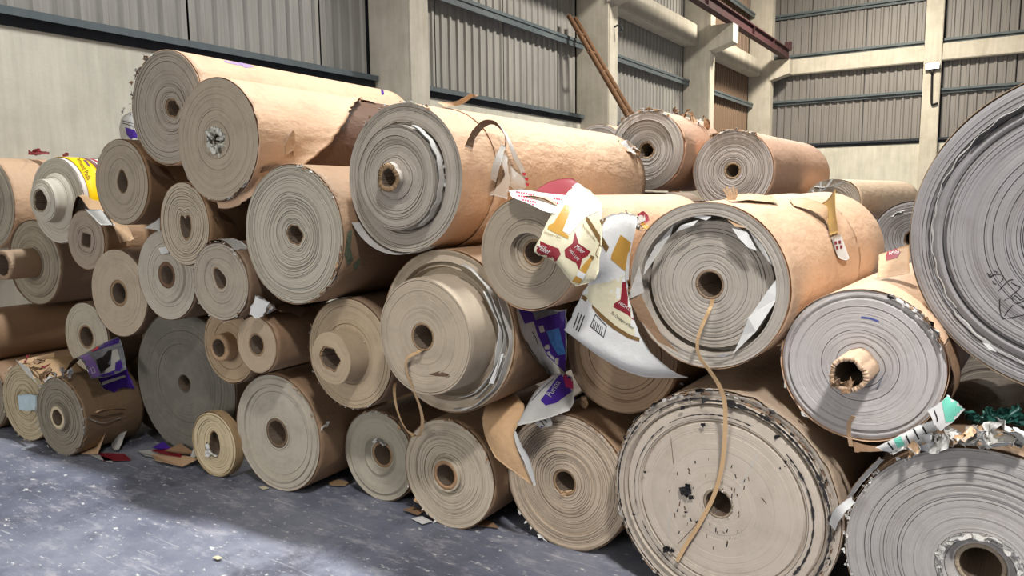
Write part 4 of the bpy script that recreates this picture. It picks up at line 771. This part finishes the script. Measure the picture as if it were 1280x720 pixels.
rg_ = np.random.default_rng(5)
for i in range(46):
    a = rg_.uniform(0, 360); q = rg_.uniform(.16, .42); x, y = 897 + 140 * q * math.cos(a) - 12, 626 + 142 * q * math.sin(a); L_ = rg_.uniform(1.5, 6)
    ink('scratch', stroke([(x, y), (x + rg_.normal(0, 1), y + L_)], rg_.uniform(.6, 1.6)), ROLLS['d']['face'], DARKBROWN if i % 2 else BLACK, e, M, 2, .0012)
for a_, b_, w_ in (((884, 641), (838, 690), .8), ((838, 640), (833, 686), .9), ((948, 565), (910, 640), .9), ((952, 622), (958, 629), 1.0), ((838, 540), (842, 580), .6)): ink('scratch', stroke([a_, b_], w_), ROLLS['d']['face'], GREYW if w_ == .9 else DARKBROWN, e, M, 4, .0012)
fray('d', 0, 360, 40, .018, [WHITE, GREYW], 38, rad=.135, out=.004)
# e: pen marks, frayed wrapper to the right, torn lip at the bottom
e, M = E_('e')
ink('pen_mark', stroke([(1077, 396.6), (1088, 398), (1098, 401.6)], 2.4), ROLLS['e']['face'], plain('blue_pen', (62, 72, 130), .6, .1, 20), e, M, 3, .001); ink('pen_mark', stroke([(1103, 471), (1100, 478), (1096, 486)], 2.2), ROLLS['e']['face'], GREYI, e, M, 3, .001)
fray('e', 20, 70, 22, .03, [BLACK, GREYW, BROWN], 39, out=.02); fray('e', 150, 230, 16, .03, [BLACK, GREYW], 40, out=.012)
sheet('torn_wrapper', [[loc('e', a, 1.03 + .07 * max(0, math.sin((a + 40) * .06)), y) for y in (-.01, .08, .2)] for a in range(-40, 25, 8)], BROWN, DARKBROWN, e, M, (16, 8), .008, seed=41)
sheet('torn_lip', rows([(1062, 549, 2.70), (1090, 556, 2.68), (1118, 553, 2.68), (1150, 545, 2.70)], [(1066, 566, 2.68), (1092, 566, 2.66), (1118, 562, 2.66), (1146, 552, 2.69)]), BROWN, GREYW, e, M, (8, 24), .005, seed=42)
ribbon('peeled_strip', [P(1064, 558, 2.68), P(1061, 540, 2.66), P(1062, 528, 2.63), P(1067, 520, 2.6)], .014, TAN, e, M, 20)
crumple('core_paper', loc('e', 270, .16, -.16), .06, BROWN, e, M, 120, TAN, 9, .6); crumple('core_paper', loc('e', 235, .16, -.165), .05, BROWN, e, M, 121, TAN, 9, .6)
HB = sheet('printed_board', rows([(1098, 318, 3.1), (1118, 311, 3.1), (1137, 305, 3.1)], [(1097, 330, 3.05), (1117, 325, 3.05), (1138, 320, 3.05)], [(1096, 348, 3.0), (1116, 346, 3.0), (1138, 342, 3.0)]), TAN, BROWN, None, None, (8, 10), .002, seed=43)
tag(HB, 'tan carton board with a dark red badge, propped behind the torn-tube roll', 'board')
ink('red_badge', [(1107, 320), (1110, 314), (1121, 311), (1126, 315), (1122, 322), (1108, 326)], HB, RED, HB, None)
word('lettering', 'HIGH', 1124, 313, 6, 168, HB, WHITE, HB, None, .9, .003)
# g: pen marks, torn white layer
e, M = E_('g'); G8 = lambda pts: [(1200 + x / 8, 320 + y / 8) for x, y in pts]
for pts in ([(275, 170), (300, 215), (325, 203)], [(288, 192), (312, 180)], [(345, 152), (370, 160), (366, 182), (342, 186), (322, 196), (300, 205)], [(372, 185), (410, 180), (435, 200), (430, 235), (400, 270), (365, 282), (340, 275), (328, 250)], [(380, 355), (430, 300), (480, 250), (505, 238), (530, 235)], [(515, 268), (560, 290), (605, 310), (580, 345), (525, 385), (510, 410), (445, 443)],
        [(640, 430), (600, 440), (580, 415), (550, 395), (525, 420), (530, 450), (560, 475), (600, 465), (640, 445)], [(400, 430), (398, 520), (408, 580), (430, 625), (470, 560), (530, 490)], [(430, 630), (520, 615), (580, 602), (640, 590)], [(615, 498), (640, 515)]):
    ink('pen_mark', stroke(G8(pts), 1.1), ROLLS['g']['face'], BLACK, e, M, 2, .0012)
for a0, a1, rr, sd in ((110, 165, .885, 1), (165, 215, .87, 2), (215, 260, .88, 3)):
    ribbon('torn_layer', [loc('g', a, rr + .006 * math.sin(a * .6 + sd), -.006) for a in np.linspace(a0, a1, 20)], .009, GREYW, e, M, 60, .002, wdir=(0, 1, 0), twist=.4)
gap_strip_g = ribbon('gap_shade_strip', [loc('g', a, .865, -.004) for a in np.linspace(118, 140, 12)], .01, BLACK, e, M, 30, .006, wdir=(0, 1, 0))  # black strip laid on the face as the shade of a layer gap
plate('torn_layer', [P(1228, 428, 2.77), P(1236, 430, 2.77), P(1246, 440, 2.77), P(1236, 437, 2.77)], WHITE, e, M)
# h: torn green and white wrapper, fringe, curl at the left, crumpled ring round the core
e, M = E_('h')
S6 = sheet('green_white_wrapper', rows([(1158, 512, 2.60), (1176, 500, 2.62), (1184, 492, 2.64)], [(1166, 530, 2.60), (1180, 520, 2.62), (1198, 502, 2.64)], [(1174, 540, 2.62), (1192, 528, 2.64), (1208, 511, 2.66)]), WHITE, GREYW, e, M, (16, 16), .003, seed=51)
ink('green_panel', [(1177, 502), (1184, 495), (1197, 503), (1207, 511), (1194, 526), (1182, 528)], S6, GREEN, S6, M); ink('black_line', stroke([(1166, 509), (1171, 522), (1172, 536)], 1.6), S6, BLACK, S6, M, 3)
S7 = sheet('green_white_wrapper', rows([(1092, 560, 2.62), (1120, 545, 2.62), (1145, 532, 2.63), (1168, 524, 2.64)], [(1098, 562, 2.62), (1124, 553, 2.62), (1150, 540, 2.63), (1172, 530, 2.64)], [(1110, 566, 2.64), (1132, 560, 2.65), (1158, 546, 2.66), (1178, 534, 2.66)]), WHITE, DARKBROWN, e, M, (14, 26), .004, seed=52)
ink('green_panel', [(1117, 549), (1126, 545), (1131, 556), (1122, 560)], S7, GREEN, S7, M, 4)
for a_, b_ in (((1108, 551), (1116, 561)), ((1131, 541), (1137, 554)), ((1142, 536), (1148, 548)), ((1152, 531), (1158, 542))): ink('black_line', stroke([a_, b_], 2.0), S7, BLACK, S7, M, 3)
for i in range(26):
    x = 1120 + i * 6.2 + (i % 3) * 2; y = 560 - 12 * math.sin(min(1, i / 14) * 1.5) - (i % 4) * 3; crumple('torn_fringe', P(x, y + 2, 2.67 - (i % 3) * .01), .05 + .02 * (i % 3), [GREYW, WHITE, TAN, GREYW][i % 4], e, M, 130 + i, GREYW, 8, .6)
for i in range(12): crumple('green_film', P(1212 + i * 6, 517 + (i % 3) * 4, 2.76 + .01 * (i % 4)), .07, DGREEN, e, M, 160 + i, DGREEN, 8, .4)
sheet('curled_strip', rows([(1036, 655, 2.66), (1040, 640, 2.62), (1050, 630, 2.60), (1064, 620, 2.62)], [(1044, 664, 2.66), (1050, 652, 2.61), (1058, 640, 2.60), (1070, 628, 2.63)]), WHITE, TAN, e, M, (10, 18), .002, seed=53)
sheet('curled_strip', rows([(1052, 630, 2.64), (1072, 600, 2.64), (1100, 570, 2.66)], [(1058, 632, 2.68), (1078, 604, 2.68), (1106, 574, 2.70)]), GREYW, BROWN, e, M, (6, 18), .003, seed=54)
for i in range(20): a = i * 18; crumple('crumpled_ring', loc('h', a, .285, -.002), .045, GREYW, e, M, 180 + i, WHITE, 6, .5, (-math.sin(math.radians(a)), 0, math.cos(math.radians(a))))
fray('h', 120, 200, 40, .014, [GREYW, WHITE], 55)
# i, j: frayed tops
for kq, a0, a1, sd in (('i', 50, 130, 61), ('j', 40, 120, 62)): fray(kq, a0, a1, 34, .035, [GREYW, BROWN, TAN], sd, out=.025)
e, M = E_('i')
for i in range(5): crumple('torn_fringe', oncyl('i', 845 + i * 9, 142 + i * 4, .02), .09, [BLACK, BROWN, TAN, GREYW, PINKP][i] if False else [DARKBROWN, BROWN, TAN, GREYW, TAN][i], e, M, 200 + i, BROWN, 8, .5)
e, M = E_('k'); 
for i in range(4): ribbon('plastic_film', [loc('k', 60 + i * 30, .95, -.004), loc('k', 100 + i * 25, .6, -.008), loc('k', 140 + i * 25, .97, -.004)], .012, GREYW, e, M, 14)
e, M = E_('l'); fray('l', 60, 130, 20, .03, [WHITE, GREYW], 64, rad=.8)
# p: battered face, tape
e, M = E_('p'); fray('p', 0, 360, 50, .024, [GREYW, CREAM, BROWN], 65, out=.012)
sheet('blue_tape', rows([(22, 494, 2.23), (34, 492, 2.23), (46, 494, 2.22)], [(24, 512, 2.23), (34, 514, 2.23), (46, 512, 2.22)]), PALEBLUE, PALEBLUE, e, M, (8, 10), .003, seed=66)
sheet('torn_wrapper', rows([(20, 452, 2.26), (40, 446, 2.4), (70, 440, 2.6)], [(32, 462, 2.25), (48, 460, 2.35), (64, 470, 2.4)], [(42, 474, 2.24), (52, 472, 2.3), (60, 478, 2.35)]), TAN, CREAM, e, M, (12, 12), .006, seed=67)
for i, (x, y) in enumerate(((33, 448), (48, 452), (56, 458), (60, 466))): crumple('red_brown_scrap', P(x, y, 2.3), .07, [RED, BROWN, RED, BROWN][i], e, M, 210 + i, BROWN, 8, .5)
plate('torn_layer', [P(20, 450, 2.24), P(36, 460, 2.24), P(46, 478, 2.23), P(34, 468, 2.23)], GREYW, e, M, bend=.006)
# q: litho-printed sheet lying over it, torn rim, slash on the side
e, M = E_('q'); fray('q', -60, 120, 40, .024, [GREYW, BROWN, GREYW], 68, out=.01); fray('q', 120, 300, 30, .02, [GREYW], 69)
for i, (x, y) in enumerate(((68, 468), (78, 465), (88, 466), (60, 474))): crumple('torn_fringe', P(x, y, 2.25), .06, GREYW, e, M, 220 + i, BROWN, 8, .6)
LP = sheet('litho_sheet', rows([(78, 470, 2.30), (92, 449, 2.28), (104, 453, 2.26), (113, 474, 2.25)], [(108, 442, 2.5), (122, 434, 2.46), (130, 447, 2.42), (136, 471, 2.38)], [(132, 428, 2.62), (148, 422, 2.6), (155, 440, 2.54), (158, 462, 2.48)]), GREYI, DARKBROWN, e, M, (26, 26), .001, seed=71)
LC = lambda pts: crop(pts, 85, 420, 8)
ink('lilac_panel', LC([(35, 215), (150, 165), (215, 190), (265, 250), (300, 330), (320, 395), (215, 438), (180, 330), (120, 240)]), LP, LILAC, LP, M, 10)
ink('white_margin', stroke(LC([(40, 214), (80, 218), (130, 245), (175, 300), (200, 370), (214, 436)]), 1.6), LP, WHITE, LP, M, 6, .002)
ink('violet_panel', LC([(150, 165), (330, 80), (510, 20), (560, 40), (540, 60), (330, 130), (230, 170)]), LP, PURPLE, LP, M, 8, .002); ink('red_spot', LC([(215, 130), (270, 95), (310, 105), (300, 135), (240, 160)]), LP, BRED, LP, M, 5, .003)
ink('dark_figure', LC([(280, 240), (350, 210), (400, 150), (440, 140), (430, 210), (400, 280), (430, 300), (370, 340), (330, 380), (300, 320)]), LP, BLACK, LP, M, 8, .003); ink('pale_patch', LC([(440, 150), (490, 130), (520, 230), (470, 270), (470, 340), (360, 385), (380, 330), (430, 290)]), LP, GREYW, LP, M, 8, .0025)
ink('violet_panel', LC([(300, 400), (470, 345), (480, 270), (530, 240), (560, 380), (420, 420)]), LP, PURPLE, LP, M, 8, .003); ink('small_logo', stroke(LC([(225, 325), (255, 315), (270, 365), (240, 378), (225, 325)]), .8), LP, WHITE, LP, M, 2, .003)
L2 = sheet('litho_sheet', [[oncyl('q', 121, 474, .012), oncyl('q', 138, 466, .012), oncyl('q', 158, 462, .02)], [oncyl('q', 127, 486, .01), oncyl('q', 143, 478, .01), oncyl('q', 162, 474, .02)], [oncyl('q', 142, 492, .01), oncyl('q', 153, 486, .01), oncyl('q', 168, 488, .02)]], PURPLE, GREYW, e, M, (14, 14), .004, seed=72)
ink('white_stripe', LC([(300, 475), (560, 395), (585, 408), (320, 505)]), L2, GREYW, L2, M, 8, .003)
for i in range(3): ribbon('slash', [oncyl('q', 108 + 5 * i, 522 - 3 * i, .004), oncyl('q', 128, 528 - 8 * i, .012), oncyl('q', 150 + 3 * i, 522 - 6 * i, .004)], .014, [GREYW, DARKBROWN, TAN][i], e, M, 20, twist=.6)
# t: white wrapper with a violet label
e, M = E_('t')
S8 = sheet('white_wrapper', rows([(149, 160, 2.93), (153, 146, 2.93), (163, 140, 2.95), (172, 138, 3.0)], [(151, 172, 2.92), (156, 162, 2.92), (166, 158, 2.94), (176, 156, 3.0)], [(160, 182, 2.92), (164, 176, 2.92), (172, 174, 2.94), (182, 176, 3.0)]), GREYW, WHITE, e, M, (14, 14), .002, seed=73)
V6 = lambda pts: crop(pts, 140, 130, 7.2)
ink('violet_label', V6([(118, 208), (205, 235), (245, 325), (175, 318), (135, 280)]), S8, PURPLE, S8, M, 6)
for y in (150, 172): ink('black_line', stroke(V6([(95, y), (190, y + 28)]), .8), S8, BLACK, S8, M, 3)
crumple('torn_fringe', P(154, 138, 2.95), .06, GREYW, e, M, 230, GREYW, 7, .4)
# straps
STRAP = kraft((192, 160, 120), .1, crease=.1)
tag(ribbon('strap', [P(891, 372, 2.72), P(889, 382, 2.60), P(880, 402, 2.585), P(872, 425, 2.58), P(874, 445, 2.575), P(886, 462, 2.58), P(899, 482, 2.60), P(906, 505, 2.625), P(906, 545, 2.645), P(902, 585, 2.655), P(892, 620, 2.655), P(874, 655, 2.655), P(858, 680, 2.66), P(846, 702, 2.66)], .016, STRAP, None, None, 90, .0015, (1, 0, 0), .5), 'brown paper strap hanging from the sunken roll over the black-smeared roll', 'strap')
tag(ribbon('strap', [P(531, 432, 2.52), P(528, 438, 2.385), P(518, 442, 2.37), P(508, 450, 2.37), P(509, 468, 2.38), P(518, 490, 2.40), P(526, 512, 2.45), P(528, 530, 2.50), P(523, 545, 2.56), P(512, 541, 2.58), P(503, 529, 2.57), P(496, 510, 2.56), P(493, 490, 2.58), P(494, 476, 2.64)], .016, STRAP, None, None, 90, .0015, (1, 0, 0), .4), 'brown strap looping out of the stepped roll core over the floor rolls', 'strap')
# litter on the floor
def scrap(px, py, pts, mat, label, lift=.012, back=None, tilt=None, seed=0, name='paper_scrap', bend=.01):
    c = onfloor(px, py); k_ = [c + Vector((x, y, lift + (tilt[i] if tilt else 0))) for i, (x, y) in enumerate(pts)]
    return tag(plate(name, k_, mat, None, None, .002, back, bend * 0, seed), label, 'paper scrap')
scrap(112, 566, [(-.13, -.02), (.02, -.06), (.14, -.02), (.09, .09), (-.02, .05)], kraft((196, 166, 132)), 'bent tan cardboard scrap on the floor before the dirty brown roll', tilt=[0, 0, .01, .17, .03])
cwp = sheet('paper_scrap', [[onfloor(138, 558) + Vector((0, 0, .01)), onfloor(145, 548) + Vector((0, 0, .10)), onfloor(152, 546) + Vector((0, 0, .14))], [onfloor(143, 566) + Vector((0, 0, .01)), onfloor(152, 556) + Vector((0, 0, .11)), onfloor(160, 550) + Vector((0, 0, .12))], [onfloor(150, 566) + Vector((0, 0, .02)), onfloor(160, 558) + Vector((0, 0, .09)), onfloor(165, 552) + Vector((0, 0, .10))]], GREYW, WHITE, None, None, (12, 12), .01, seed=81)
tag(cwp, 'crumpled silver-white folded paper leaning by the dirty brown roll', 'paper scrap')
scrap(140, 573, [(-.14, -.01), (.04, -.07), (.17, .03), (.02, .07)], RED, 'flat dark red card lying on the floor at left')
for i, (x, y, mt, lb, pts) in enumerate(((192, 570, GREYW, 'long pale grey torn paper leading the litter heap by the dark disc', [(-.14, -.02), (.0, -.06), (.16, -.01), (.1, .06), (-.05, .05)]), (212, 577, TAN, 'tan torn cardboard sheet at the front of the litter heap by the dark disc', [(-.16, -.02), (-.02, -.08), (.2, -.04), (.24, .05), (.02, .06)]), (206, 571, RED, 'red torn printed paper in the litter heap by the dark disc', [(-.12, -.02), (.02, -.04), (.18, .0), (.08, .07), (-.04, .05)]), (200, 567, PURPLE, 'small violet paper scrap in the litter heap by the dark disc', [(-.05, -.02), (.05, -.03), (.08, .03), (-.02, .04)]), (226, 573, BROWN, 'brown cardboard strip beside the small cream reel', [(-.1, -.04), (.1, -.03), (.12, .03), (-.06, .04)]))):
    scrap(x, y, pts, mt, lb, lift=.012 + .008 * i, tilt=[.0, .01, .0, .03, .01][:len(pts)])
scrap(244, 578, [(-.03, -.02), (.03, -.03), (.05, .02), (.0, .03)], GREYW, 'narrow grey paper strip standing against the small cream reel', tilt=[0, 0, .16, .15])
scrap(128, 575, [(-.2, .0), (.0, -.02), (.14, -.01), (.1, .015), (-.1, .02)], GREYW, 'thin dark-edged paper strip under the bent tan cardboard')
scrap(422, 606, [(-.06, -.02), (.0, -.05), (.07, -.01), (.05, .04), (-.03, .04)], kraft((150, 124, 92)), 'small brown cardboard scrap on the floor beside the clean round roll')
scrap(527, 652, [(-.05, -.02), (.04, -.04), (.06, .01), (-.02, .03)], WHITE, 'white torn scrap under the floor roll with a strap above it')
scrap(518, 643, [(-.06, -.02), (.05, -.03), (.05, .03), (-.04, .03)], BROWN, 'brown torn scrap poking out under the pale-ringed floor roll', lift=.02)
scrap(600, 655, [(-.10, -.02), (.0, -.04), (.12, -.01), (.06, .03), (-.06, .03)], BROWN, 'dark brown flat scrap between two floor rolls')
scrap(588, 641, [(-.09, -.02), (.05, -.04), (.1, .02), (-.04, .04)], DARKBROWN, 'black-brown torn film between two floor rolls', lift=.02)
scrap(330, 612, [(-.03, -.01), (.02, -.02), (.03, .01), (-.01, .015)], CREAM, 'tiny cream chip on the floor before the clean round roll')
scrap(272, 700, [(-.02, -.012), (.02, -.012), (.025, .01), (-.015, .012)], CREAM, 'tiny pale chip alone on the open floor in front')
